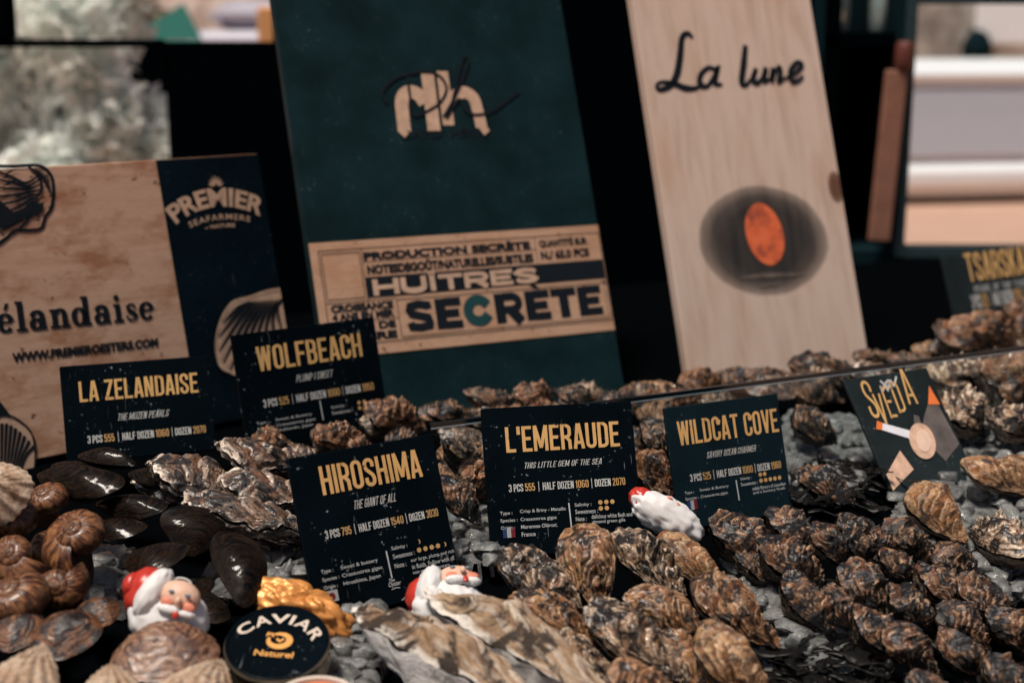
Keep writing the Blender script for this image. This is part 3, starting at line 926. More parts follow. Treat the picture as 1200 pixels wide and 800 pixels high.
arch_text(PB, 'PREMIER', None, 350, (845, 308), 74, 56, M_CREAM, 'arched_lettering', .035, parent=nav)
arch_text(PB, 'SEAFARMERS', None, 240, (855, 360), 23, 20, M_CREAM, 'small_lettering', .012, parent=nav, space=1.2)
arch_text(PB, '~ NATURE', None, 118, (858, 390), 15, 3, M_CREAM, 'small_lettering', .02, parent=nav)
fm = MB()
c = q1(843, 232)
for i in range(-3, 4):
    an = R_(90 + i * 22)
    L_ = .0135 * (1 - .06 * abs(i))
    fm.ribbon([(c[0] + .003 * math.cos(an), c[1] + .003 * math.sin(an)), (c[0] + L_ * .6 * math.cos(an), c[1] + L_ * .6 * math.sin(an)), (c[0] + L_ * math.cos(an), c[1] + L_ * math.sin(an))], [.0008, .0026, .0004], ZP + .0001 * i)
fm.build('fan_emblem', M_CREAM, nav)
# web address
text3(PB, 'web_address', 'WWW.PREMIEROESTERS.COM', (15, 424.5), (186, 405.6), (15, 413.5), M_INK, .055, .12)


# slab-serif word 'élandaise'
def slab_word(pl, lb, rb, lt, mat, name):
    mb = MB(); x = 0.0
    S = .205; T_ = .08                      # thick and thin strokes, x-height .62, ascender 1
    xh = .64
    def serif(cx, y, wd=.30): mb.ribbon([(cx - wd / 2, y), (cx + wd / 2, y)], T_ * 1.1, .003 * (len(mb.f) % 4))
    def st(pts, w_): mb.ribbon(pts, w_, .003 * (len(mb.f) % 4))
    def el(cx, cy, rx, ry, a0, a1, thick=S, thin=T_, n=16):
        p = []; ws = []
        for i in range(n + 1):
            a_ = R_(a0 + (a1 - a0) * i / n)
            p.append((cx + rx * math.cos(a_), cy + ry * math.sin(a_))); ws.append(thin + (thick - thin) * abs(math.cos(a_)) ** 1.3)
        st(p, ws)
    for ch in 'élandaise':
        if ch in 'ée':
            el(x + .27, xh / 2, .20, xh / 2 - T_ / 2, 8, 320)
            st([(x + .12, xh * .53), (x + .47, xh * .53)], T_)
            if ch == 'é': mb.poly([(x + .24, .74), (x + .34, .74), (x + .46, .96), (x + .32, .96)], 0)
            x += .60
        elif ch == 'l':
            st([(x + .2, 0), (x + .2, 1)], S); serif(x + .2, T_ / 2, .38); serif(x + .14, 1 - T_ / 2, .2); x += .45
        elif ch == 'i':
            st([(x + .2, 0), (x + .2, xh)], S); serif(x + .2, T_ / 2, .38); serif(x + .14, xh - T_ / 2, .2); mb.disc(x + .19, .86, .105, .105, .001); x += .44
        elif ch == 'n':
            st([(x + .2, 0), (x + .2, xh)], S); serif(x + .2, T_ / 2, .36); serif(x + .13, xh - T_ / 2, .2)
            el(x + .40, xh - .22, .15, .19, 150, 0, S, T_ * 1.2, 10); st([(x + .55, xh - .22), (x + .55, 0)], S); serif(x + .56, T_ / 2, .34); x += .80
        elif ch == 'd':
            el(x + .27, xh / 2, .19, xh / 2 - T_ / 2, 0, 360); st([(x + .52, 0), (x + .52, 1)], S); serif(x + .46, 1 - T_ / 2, .2); serif(x + .58, T_ / 2, .22); x += .78
        elif ch == 'a':
            el(x + .30, xh - .22, .17, .19, 165, 0, S, T_ * 1.3, 10); st([(x + .47, xh - .22), (x + .47, .12), (x + .53, .05), (x + .62, .06)], [S, S, .12, .05])
            el(x + .27, .19, .16, .155, 0, 360, S, T_ * 1.1); mb.disc(x + .15, xh - .17, .075, .075, .004); x += .70
        elif ch == 's':
            st([(x + .42, xh - .20), (x + .36, xh - .07), (x + .24, xh - .04), (x + .12, xh - .12), (x + .16, xh - .25), (x + .30, .30), (x + .42, .19), (x + .36, .07), (x + .22, .035), (x + .10, .10), (x + .07, .22)],
               [T_, T_, T_, .10, .16, .18, .14, T_, T_, T_, .08]); x += .56
    return text3(pl, name, '', lb, rb, lt, mat, vs_fs=(np.array(mb.v), mb.f))


slab_word(PB, (-3, 391), (182, 374), (-6, 355), M_INK, 'slab_lettering')

# engravings: outline and hatching strokes
rnd = random.Random(5)
em = MB()
E_ = lambda x, y: q1(x, y)
out1 = [(-60, 150), (60, 150), (150, 148), (195, 180), (208, 240), (200, 310), (175, 350), (160, 392), (110, 400), (60, 400), (30, 425), (0, 450), (-50, 470)]
em.ribbon(spline([E_(*p) for p in out1], 5), .0035, ZB)
for k in range(9):
    f = k / 8
    em.ribbon(spline([E_(-40 + 30 * f, 160 + 36 * k), E_(40 + 6 * k, 190 + 24 * k), E_(100 + 5 * k, 215 + 12 * k), E_(165 - 2 * k, 175 + 22 * k)], 5), [.0012 + .0022 * math.sin(math.pi * i / 15) for i in range(16)], ZB + .0002)
for k in range(46):
    x, y = rnd.uniform(-10, 190), rnd.uniform(165, 400)
    if y > 330 and x > 150 or y > 380: continue
    L_ = rnd.uniform(15, 50)
    em.ribbon([E_(x, y), E_(x + L_ * .5, y - L_ * .22), E_(x + L_, y - L_ * .30)], [.0004, rnd.uniform(.0010, .0024), .0004], ZB + .0003 + .00001 * k)
em.ribbon(spline([E_(*p) for p in ((110, 152), (150, 190), (160, 240), (140, 270))], 5), .003, ZB + .0004)
for k in range(7):
    em.ribbon([E_(130 + 9 * k, 155 + 5 * k), E_(160 + 6 * k, 190 + 12 * k)], .0012, ZB + .0005)
em.poly([E_(-10, 275), E_(50, 330), E_(100, 310), E_(170, 290), (E_(165, 330)), E_(100, 350), E_(40, 380), E_(-10, 400)], ZB + .0006)
for k in range(6): em.ribbon([E_(55 + 18 * k, 345 - 5 * k), E_(70 + 18 * k, 375 - 8 * k)], .0018, ZB + .0001)
em.build('engraved_oyster', M_INK, o)
# ribbed shell printed low on the left
out2 = [(-120, 640), (-60, 460), (10, 420), (70, 440), (120, 490), (135, 560), (130, 640), (100, 700)]
base = MB().poly([q2(*p) for p in [(100, 760), (-120, 760)] + out2], ZB).build('engraved_scallop', M_CREAM, o)
sh = MB()
for k in range(10):
    f = k / 9
    e = (-30 + 160 * f, 440 + 150 * max(0, f - .3) ** 1.5)
    sh.ribbon(spline([q2(-10 + 70 * f, 740), q2(-20 + 110 * f, 600), q2(e[0], e[1] + 12)], 6), [.0008 + .0026 * (i / 12) for i in range(13)], ZB + .0005 + .00002 * k)
sh.ribbon(spline([q2(*p) for p in out2], 5), .002, ZB + .0008)
sh.poly([q2(-40, 340), q2(0, 370), q2(45, 430), q2(10, 420), q2(-50, 450)], ZB + .0009)
sh.build('engraving_lines', M_INK, base)
# cream ribbed shell on the navy section


def qc(x, y):
    p = q1(x, y)
    return np.array([min(p[0], .2585), p[1]])


out3 = [(1108, 620), (1040, 630), (965, 655), (905, 672), (868, 715), (842, 780), (832, 850), (840, 910), (862, 945), (900, 962), (940, 970), (1020, 975), (1150, 960), (1140, 800)]
e3 = MB()
e3.poly([qc(*p) for p in out3], ZP)
es = e3.build('engraved_shell', M_CREAM, nav)
e4 = MB()
ends = [(1100, 800), (1075, 860), (1035, 905), (985, 935), (935, 950), (895, 945), (868, 915), (852, 870), (850, 815), (866, 760)]
for k, e in enumerate(ends):
    f = k / (len(ends) - 1)
    s0 = (1105 - 130 * f, 668 + 10 * f)
    mid = ((s0[0] + e[0]) / 2 - 30 * (1 - f) + 6, (s0[1] + e[1]) / 2 - 26 + 10 * f)
    e4.ribbon(spline([qc(*s0), qc(*mid), qc(*e)], 8), [.0010 + .0030 * math.sin(math.pi * min(1, .08 + i / 18)) for i in range(17)], ZP + .0006 + .00002 * k)
    e4.ribbon(spline([qc(s0[0] - 9, s0[1] + 2), qc(mid[0] - 12, mid[1] - 2), qc(e[0] - 9, e[1] - 6)], 8), .0006, ZP + .0010 + .00002 * k)
e4.ribbon(spline([qc(*p) for p in out3[:10]], 5), .0014, ZP + .0014)
e4.build('engraving_lines', M_INK, es)

# pale board with the moon
LB = Plane((.3700, 1.7903, -.005), 24.0, 19.5, .285, .66, .016)
uL = np.mean([LB.uv(729, 0)[0], LB.uv(822, 457)[0]]); uR = np.mean([LB.uv(943, 0)[0], LB.uv(1023, 403)[0]])
LB.b = LB.b + LB.t * (uL + uR) / 2
for i in range(3): LB.M[i][3] = LB.b[i]
LB.w = uR - uL
m, nt, bs = new_mat('pale_wood_moon')
v = coord(nt, (9, 1, 9)); v0 = coord(nt)
gr_ = noise(nt, v, 7, 6, .6, .4)
base = ramp(nt, gr_, [(.28, (.36, .26, .205)), (.5, (.45, .345, .285)), (.8, (.49, .38, .32))])
base = mixc(nt, ramp(nt, noise(nt, coord(nt, (3, 1, 3)), 6, 3), [(.5, g3(0)), (.75, g3(.45))]), base, (.34, .19, .11))
cz = lambda x, y: LB.uv(760 + x / 3.077, 200 + y / 3.077)
mc = cz(418, 252); rx = abs(cz(650, 252)[0] - cz(182, 252)[0]) / 2; ry = abs(cz(418, 55)[1] - cz(418, 455)[1]) / 2
mp = N(nt, 'ShaderNodeMapping'); mp.inputs['Location'].default_value = (-mc[0] / rx, -mc[1] / ry, 0); mp.inputs['Scale'].default_value = (1 / rx, 1 / ry, 0)
nt.links.new(v0, mp.inputs['Vector'])
ln = N(nt, 'ShaderNodeVectorMath', operation='LENGTH'); nt.links.new(mp.outputs[0], ln.inputs[0])
dd = math_n(nt, 'ADD', ln.outputs['Value'], math_n(nt, 'MULTIPLY', math_n(nt, 'SUBTRACT', noise(nt, v0, 22, 5, .6), .5), .10))
night = mixc(nt, ramp(nt, gr_, [(.4, g3(0)), (.7, g3(.6))]), (.012, .013, .014), (.05, .038, .032))
base = mixc(nt, ramp(nt, dd, [(.60, g3(.98)), (.80, g3(.90)), (.95, g3(.60)), (1.08, g3(.28)), (1.20, g3(.09)), (1.34, g3(0))]), base, night)
kc = cz(675, 60)
mp2 = N(nt, 'ShaderNodeMapping'); mp2.inputs['Location'].default_value = (-kc[0] / .012, -kc[1] / .022, 0); mp2.inputs['Scale'].default_value = (1 / .012, 1 / .022, 0)
nt.links.new(v0, mp2.inputs['Vector'])
l2 = N(nt, 'ShaderNodeVectorMath', operation='LENGTH'); nt.links.new(mp2.outputs[0], l2.inputs[0])
base = mixc(nt, ramp(nt, l2.outputs['Value'], [(.6, g3(.95)), (1.1, g3(.7)), (1.9, g3(0))]), base, (.085, .035, .018))
nt.links.new(base, bs.inputs['Base Color']); bs.inputs['Roughness'].default_value = .6; bs.inputs['Specular IOR Level'].default_value = .2
o = LB.root('sign_board')
tag(o, 'tall pale wooden board with a script name and a red moon in a dark oval', 'sign board')
MB().box(-LB.w / 2, LB.w / 2, 0, .66, -.016, 0, .0015).build('board', m, o)
zl = lambda x, y: LB.uv(700 + x / 3.333, y / 3.333)
sc_ = MB(); k = 0
for pts, wd in (([(372, 150), (352, 132), (330, 150), (322, 220), (310, 290), (285, 335), (245, 352), (230, 338), (250, 322), (300, 330), (345, 346), (385, 345), (415, 325)], [.004, .006, .007, .008, .0085, .007, .006, .004, .004, .007, .008, .005, .003]),
                ([(462, 275), (432, 266), (402, 295), (400, 332), (428, 338), (455, 300), (468, 268), (458, 325), (488, 332)], [.005, .005, .006, .007, .005, .005, .006, .007, .003]),
                ([(577, 178), (570, 250), (562, 322), (580, 332), (602, 305)], [.006, .008, .0075, .005, .003]),
                ([(602, 305), (618, 268), (606, 312), (622, 326), (642, 305), (656, 266), (650, 318), (672, 310)], [.003, .005, .007, .006, .004, .006, .006, .003]),
                ([(672, 310), (684, 266), (677, 322), (690, 285), (708, 264), (714, 285), (706, 320), (728, 308)], [.003, .005, .006, .004, .005, .006, .006, .003]),
                ([(728, 308), (772, 288), (796, 256), (776, 246), (752, 282), (758, 318), (782, 316), (802, 298)], [.003, .004, .006, .005, .007, .006, .005, .003])):
    sp = spline([zl(*p) for p in pts], 6)
    ws = np.interp(np.linspace(0, len(pts) - 1, len(sp)), range(len(pts)), wd)
    sc_.ribbon(sp, list(ws * 1.22), ZB + .0002 * k); k += 1
sc_.build('script_lettering', M_INK, o)
m, nt, bs = new_mat('red_moon')
v0 = coord(nt)
f = noise(nt, v0, 26, 4, .6)
nt.links.new(ramp(nt, f, [(.36, (.22, .04, .02)), (.5, (.55, .10, .03)), (.7, (.62, .14, .05))]), bs.inputs['Base Color']); bs.inputs['Roughness'].default_value = .6
c = cz(418, 229)
MB().disc(c[0], c[1], .0285, .0415, ZB, 40, .12).build('moon', m, o)
wm = MB()
a = cz(440, 375)
wm.ribbon([(a[0] - .048, a[1] - .002), (a[0] - .01, a[1]), (a[0] + .05, a[1] - .003)], [.002, .007, .003], ZB)
wm.ribbon([(a[0] - .02, a[1] - .014), (a[0] + .012, a[1] - .013)], .004, ZB)
wm.build('moonlit_water', plain('grey_brown_print', (.10, .08, .07), .6, .1, var=.4), o)

# ------------------------------------------------------------------ glass pane between the two beds
m, nt, bs = new_mat('clear_pane')
nt.nodes.remove(bs)
out = nt.nodes['Material Output']
tr = N(nt, 'ShaderNodeBsdfTransparent'); tr.inputs[0].default_value = (.90, .94, .95, 1)
gl = N(nt, 'ShaderNodeBsdfGlossy'); gl.inputs['Roughness'].default_value = .02
fr = N(nt, 'ShaderNodeFresnel'); fr.inputs[0].default_value = 1.3
mx = N(nt, 'ShaderNodeMixShader')
nt.links.new(math_n(nt, 'MULTIPLY', fr.outputs[0], .7), mx.inputs[0]); nt.links.new(tr.outputs[0], mx.inputs[1]); nt.links.new(gl.outputs[0], mx.inputs[2]); nt.links.new(mx.outputs[0], out.inputs[0])
GA = np.array([.11, 1.2521])
M = Matrix.Identity(4)
for i in range(3): M[i][0] = TT[i]; M[i][1] = -NN[i]
M[0][3], M[1][3], M[2][3] = GA[0], GA[1], -.008
o = empty('glass_divider', M=M)
tag(o, 'low clear glass divider with dark top edge running behind the front cards', 'glass divider')
MB().box(-.20, 1.1, 0, .003, 0, .1065).build('pane', m, o)
MB().box(-.20, 1.1, -.0004, .0034, .1065, .1100, 0).build('polished_edge', plain('edge_dark', (.004, .009, .012), .25, .5), o)
MB().box(-.20, 1.1, -.0005, .0004, .1050, .1064, 0).build('edge_glint_strip', plain('edge_glint_pale', (.26, .33, .36), .2, .6), o)  # pale strip painted as the glint along the glass edge

# ------------------------------------------------------------------ shellfish
def valve(seed, nr=34, na=96, wid=.62, taper=.45, dome=.24, lam=8, amp=.035, ruff=.6, lump=.05, bendy=.10, power=2.4, irr=.10, rimw=.03, sign=1, ribs=0, ribamp=0.0, peak=.5):
    """one valve: length 1 along x with the hinge at x=0; growth lines spread from the hinge"""
    th = np.linspace(0, 2 * np.pi, na, endpoint=False)
    ox = .5 + .5 * np.cos(th)
    oy = wid / 2 * np.sin(th) * (taper + (1 - taper) * np.clip(ox * 1.15, 0, 1) ** .8)
    k = 1 + irr * pn(np.cos(th) * 1.3, np.sin(th) * 1.3, 0, seed) + irr * .5 * pn(np.cos(th) * 4, np.sin(th) * 4, 0, seed + 3)
    if ribs: k = k * (1 + .018 * np.cos(ribs * th))
    ox = .5 + (ox - .5) * k; oy = oy * k
    r = .004 + .996 * (np.arange(nr + 1) / nr) ** .85
    X = .5 + np.outer(r, ox - .5); Y = np.outer(r, oy)
    hx = .015
    ph = np.arctan2(oy, ox - hx); R = np.hypot(ox - hx, oy)
    o = np.argsort(ph)
    phs = np.concatenate([ph[o] - 2 * np.pi, ph[o], ph[o] + 2 * np.pi]); Rs = np.tile(R[o], 3)
    P = np.arctan2(Y, X - hx); G = np.hypot(X - hx, Y) / np.interp(P, phs, Rs)
    G = np.clip(G, 0, 1)
    rr = np.repeat(r[:, None], na, 1)
    Z = dome * (1 - rr ** power) * (1 - .35 * (X - peak) ** 2 * 4)
    edge = 1 - rr ** 9
    warp = .10 * pn(X * 3, Y * 3, 0, seed + 5) + .035 * pn(X * 9, Y * 9, 0, seed + 6)
    t = lam * np.clip(G + warp * np.clip(G * 3, 0, 1), 0, 1.3); kk = np.floor(t); f = t - kk
    saw = f ** 1.5 * np.clip((1 - f) * 7, 0, 1)
    am = amp * np.clip(.55 + 1.1 * pn(kk * 5.3, P * 2.2, 0, seed + 7), .05, 2)
    ruf = ruff * pn(kk * 3.1, P * 9, G * 3, seed + 8)
    Z = Z + saw * am * (1 + ruf * 1.6) * (.25 + .75 * edge)
    Z = Z + lump * fbm(X * 3.2, Y * 3.2, 0, seed + 9, 3) * edge + lump * .26 * fbm(X * 13, Y * 13, 0, seed + 10, 4)
    if ribs: Z = Z + ribamp * (.5 + .5 * np.cos(P * ribs * 1.0)) * G * (.3 + .7 * edge)
    rim = rimw * (pn(np.cos(th) * 2.2, np.sin(th) * 2.2, 0, seed + 11) + .5 * pn(np.cos(th) * 6, np.sin(th) * 6, 0, seed + 12))
    Z = Z + rr ** 4 * rim[None, :]
    push = saw * am * .8 * rr
    X2 = X + np.cos(P) * push; Y2 = Y + np.sin(P) * push
    # body curves sideways
    Y2 = Y2 + bendy * ((X2 - .4) ** 2 - .1)
    Zb = Z
    if sign < 0:
        Zb = -Z + 2 * rr ** 4 * rim[None, :]
    V = np.stack([X2, Y2, Zb], -1).reshape(-1, 3)
    I = np.arange(0, nr)[:, None] * na; J = np.arange(na)[None, :]; J2 = (J + 1) % na
    F = np.stack([I + J, I + na + J, I + na + J2, I + J2], -1).reshape(-1, 4)
    if sign < 0: F = F[:, ::-1]
    at = dict(growth=np.where(rr > .93, np.maximum(t / lam, rr), t / lam).ravel(), lip=(f ** 2.6).ravel(), fan=P.ravel())
    return V, F, at


M_OY = shell_mat('oyster_brown', [(.012, .005, .003), (.20, .062, .015), (.50, .25, .095), (.045, .014, .005)], (.44, .130, .020), (.74, .52, .33), rough=.30, spec=.35, darkamt=.66, dark=(.007, .005, .004), ringscale=11, fine=.8, coat=.55, gain=.70)
M_OYG = shell_mat('oyster_grey_brown', [(.007, .005, .004), (.12, .048, .018), (.52, .33, .18), (.014, .009, .006)], (.32, .095, .017), (.88, .71, .54), rough=.30, spec=.35, darkamt=.88, dark=(.007, .005, .004), lipamt=1.0, ringscale=11, fine=.8, coat=.55, gain=.68)
M_OYT = shell_mat('oyster_tan', [(.07, .026, .010), (.34, .14, .045), (.56, .32, .145), (.13, .05, .018)], (.42, .145, .032), (.72, .52, .34), rough=.35, spec=.35, darkamt=.45, ringscale=9, fine=.75, coat=.4, gain=.70)
M_OYD = shell_mat('oyster_dark', [(.002, .002, .002), (.042, .013, .004), (.32, .105, .024), (.004, .003, .003)], (.24, .060, .007), (.74, .46, .27), rough=.22, spec=.4, darkamt=1.0, dark=(.003, .003, .003), lipamt=.9, mscale=3.2, bstr=.8, ringscale=10, fine=.75, coat=.75, gain=.60)
M_OYB = shell_mat('oyster_red_brown', [(.02, .008, .004), (.19, .058, .016), (.44, .175, .06), (.04, .013, .006)], (.38, .10, .018), (.56, .36, .22), rough=.32, spec=.35, darkamt=.7, ringscale=10, fine=.85, coat=.4, gain=.55)
M_LAY = shell_mat('oyster_layered', [(.005, .004, .003), (.070, .026, .008), (.28, .140, .062), (.012, .007, .004)], (.30, .092, .014), (.88, .73, .60), rough=.25, spec=.4, ringscale=14, darkamt=.8, lipamt=.45, fine=.95, coat=.6, gain=.62, rim=.95)
M_GIANT = shell_mat('oyster_giant', [(.13, .066, .032), (.27, .155, .078), (.42, .285, .17), (.19, .10, .05)], (.19, .095, .043), (.74, .68, .60), rough=.5, spec=.3, ringscale=4, mscale=2.3, darkamt=.78, dark=(.035, .024, .017), lipamt=.6, fine=.22, gain=.85, rim=.94)
M_CHALK = shell_mat('oyster_chalky_side', [(.50, .48, .46), (.74, .71, .68), (.82, .80, .77), (.55, .53, .51)], (.62, .58, .53), (.80, .78, .75), rough=.6, spec=.3, ringscale=9, mscale=3.5, darkamt=.25, dark=(.08, .08, .08), fine=.3, gain=1.0)
M_LOW = shell_mat('oyster_under_valve', [(.03, .022, .016), (.18, .125, .085), (.38, .30, .23), (.06, .04, .026)], (.20, .12, .07), (.5, .44, .38), rough=.35, spec=.4, darkamt=.5)
M_LOWD = shell_mat('oyster_under_dark', [(.006, .005, .004), (.04, .022, .012), (.12, .07, .04), (.01, .007, .006)], (.06, .03, .015), (.26, .19, .12), rough=.25, spec=.5, darkamt=.8)
M_MUS = shell_mat('mussel_black', [(.0012, .0016, .0018), (.004, .003, .0026), (.016, .008, .005), (.0016, .002, .0024)], (.008, .005, .003), (.035, .024, .014), rough=.35, spec=.04, ringscale=18, mscale=3, darkamt=.3, dark=(.0015, .002, .003), lipamt=.5, bstr=.10, fine=.5, coat=.16)
M_CLAM = shell_mat('clam_brown', [(.012, .005, .003), (.11, .036, .013), (.36, .14, .05), (.02, .008, .004)], (.30, .085, .016), (.44, .25, .13), rough=.22, spec=.5, ringscale=13, mscale=2.2, darkamt=.8, bstr=.3, lipamt=.3, fine=.8, coat=.35, gain=.62)
M_CLAMM = shell_mat('clam_mottled', [(.05, .017, .008), (.20, .072, .028), (.50, .30, .19), (.06, .02, .01)], (.22, .06, .016), (.5, .34, .23), rough=.26, spec=.5, ringscale=11, mscale=4.5, darkamt=.6, dark=(.05, .018, .010), bstr=.3, lipamt=.3, fine=.6, coat=.35, gain=.72)
M_SCAL = shell_mat('scallop_cream', [(.26, .145, .08), (.50, .355, .24), (.58, .45, .335), (.32, .18, .10)], (.36, .20, .11), (.6, .48, .36), rough=.45, spec=.35, ringscale=8, mscale=3, darkamt=0.05, dark=(.3, .16, .09), bstr=.25, lipamt=.3, fine=.5)


def frame(A, B, up, roll=0.0):
    X = (A - B); L = np.linalg.norm(X); X = X / L
    Y = np.cross(up, X); Y /= np.linalg.norm(Y)
    Z = np.cross(X, Y)
    c, s = math.cos(roll), math.sin(roll)
    Y, Z = Y * c + Z * s, Z * c - Y * s
    return X, Y, Z, L


KIND = {
    'brown': (M_OY, M_LOW, dict(wid=.60, dome=.25, lam=10, amp=.075, ruff=1.0, lump=.045, taper=.40, irr=.08)),
    'greybrown': (M_OYG, M_LOW, dict(wid=.60, dome=.25, lam=11, amp=.085, ruff=1.5, lump=.05, taper=.42, irr=.08)),
    'tan': (M_OYT, M_LOW, dict(wid=.60, dome=.25, lam=8, amp=.045, ruff=.5, lump=.04, taper=.38, irr=.08)),
    'dark': (M_OYD, M_LOWD, dict(wid=.60, dome=.28, lam=9, amp=.075, ruff=1.1, lump=.065, irr=.12, taper=.42)),
    'red': (M_OYB, M_LOW, dict(wid=0.66, dome=0.32, lam=7, amp=.08, ruff=1.0, lump=.10, irr=.15)),
    'layered': (M_LAY, M_LAY, dict(wid=.62, dome=.12, lam=5, amp=.05, ruff=.25, lump=.03, irr=.12, rimw=.06, taper=.40)),
    'giant': (M_GIANT, M_CHALK, dict(wid=.42, dome=.15, lam=5, amp=.022, ruff=.4, lump=.05, taper=.74, irr=.10, bendy=.12)),
}
_seed = [10]


def oyster(kind, A, B, width, label, group, up=None, roll=0.0, thick=1.0, res=(34, 96), parts=True):
    """A = broad end, B = hinge, both in space; width in metres"""
    m1, m2, kw = KIND[kind]
    _seed[0] += 1; s = _seed[0]
    if up is None:
        up = BED_N - np.array(A) * 0 + .45 * (EYE - np.array(A)) / np.linalg.norm(EYE - np.array(A))
    X, Y, Z, L = frame(np.array(A), np.array(B), up, roll)
    o = empty('oyster')
    kw = dict(kw)
    kw['bendy'] = kw.get('bendy', .10) * (1 if s % 2 else -1)
    wy = width / (L * kw['wid'])
    zt = thick * width / .62
    if kind == 'giant': zt = thick * L * .9
    M = Matrix.Identity(4)
    for i in range(3):
        M[i][0] = X[i]; M[i][1] = Y[i]; M[i][2] = Z[i]; M[i][3] = B[i]
    o.matrix_world = M
    V, F, at = valve(s, res[0], res[1], **kw)
    S = np.array([L, L * wy, zt])
    # keep texture space at unit size: mesh in unit coordinates, object scaled
    u = mesh_obj('upper_valve', V, F, m1, o, True, at); u.scale = S
    if parts:
        kw2 = dict(kw); kw2.update(dome=kw['dome'] * (1.5 if kind == 'giant' else 1.0), amp=kw['amp'] * .6)
        V, F, at = valve(s, int(res[0] * .7), res[1], sign=-1, **kw2)
        V = V * np.array([1.015, 1.05, 1]) - np.array([.006, 0, .004 if kind == 'giant' else .015])
        l = mesh_obj('lower_valve', V, F, m2, o, True, at); l.scale = S
    tag(o, label, 'oyster', group)
    return o


def oy(kind, a, b, wpx, label, group, ha=.045, hb=.022, roll=0.0, thick=1.0, res=(34, 96), back=False):
    """picture places of broad end and hinge, with their heights over the bed"""
    A = on_bed(*a, ha); B = on_bed(*b, hb)
    d = ((A + B) / 2 - EYE) @ FW
    wpx = wpx * {'brown': 1.12, 'greybrown': 1.10, 'tan': 1.05, 'dark': 1.04, 'red': 1.2, 'layered': 1.5, 'giant': .95}[kind]
    return oyster(kind, A, B, wpx * d / FPX, label, group, roll=roll, thick=thick, res=res)


GE = 'frilled brown oysters before the middle card'
GG = 'giant pale oysters'
GD = 'dark crusty oysters at the right'
GL = 'layered oysters behind the mussels'
GT = 'tan oysters on ice at the right'
GB = 'oysters behind the glass'
HI = (84, 150)
# two long giant oysters
oy('giant', (421, 716), (640, 830), 74, 'long pale oyster lowest at front, between caviar tin and its longer twin', GG, .050, .045, res=HI, roll=.45)
oy('giant', (500, 692), (722, 818), 72, 'long pale tan oyster resting against the white figurine beside the frilled oysters', GG, .056, .050, res=HI, roll=.40)
# frilled group
oy('greybrown', (590, 642), (684, 728), 66, 'grey oyster with curly pale frills under the lower left corner of the middle card', GE, .052, .020, res=HI)
oy('brown', (678, 616), (706, 716), 74, 'broad tan-brown oyster standing nearly upright right of the curly grey oyster', GE, .060, .024, res=HI)
oy('greybrown', (722, 619), (800, 700), 60, 'dark-rimmed oyster with a pale streaked tip, just under the middle card\'s right corner', GE, .055, .024, res=HI)
oy('tan', (768, 630), (855, 690), 58, 'light brown oyster below the white-bearded figurine cut by the middle card', GE, .050, .022, res=HI)
oy('brown', (602, 696), (704, 757), 54, 'reddish brown oyster lying between giant oyster and curly grey oyster', GE, .048, .026, res=HI)
oy('greybrown', (690, 706), (806, 800), 66, 'grey-brown oyster with black blotches in the second row below the broad tan one', GE, .056, .030, res=HI)
oy('brown', (738, 692), (832, 752), 60, 'brown oyster with pale swirls in the second row under the streaked oyster', GE, .054, .026, res=HI)
oy('brown', (812, 678), (910, 756), 62, 'glossy rust-brown oyster at the right end of the second row next to the ice', GE, .054, .024, res=HI)
oy('brown', (716, 778), (800, 842), 60, 'brown oyster cut by the bottom picture edge right of the giant oysters', GE, .060, .030, res=HI)
oy('tan', (818, 735), (905, 822), 72, 'tan oyster with a black patch, largest at the bottom edge beside the ice gap', GE, .062, .028, res=HI)
oy('greybrown', (640, 740), (730, 812), 50, 'small dark oyster wedged between the giant oyster and the second row', GE, .036, .020, res=HI)
oy('brown', (770, 742), (850, 822), 56, 'brown oyster half hidden between the blotched oyster and the black-patched one', GE, .040, .018, res=HI)
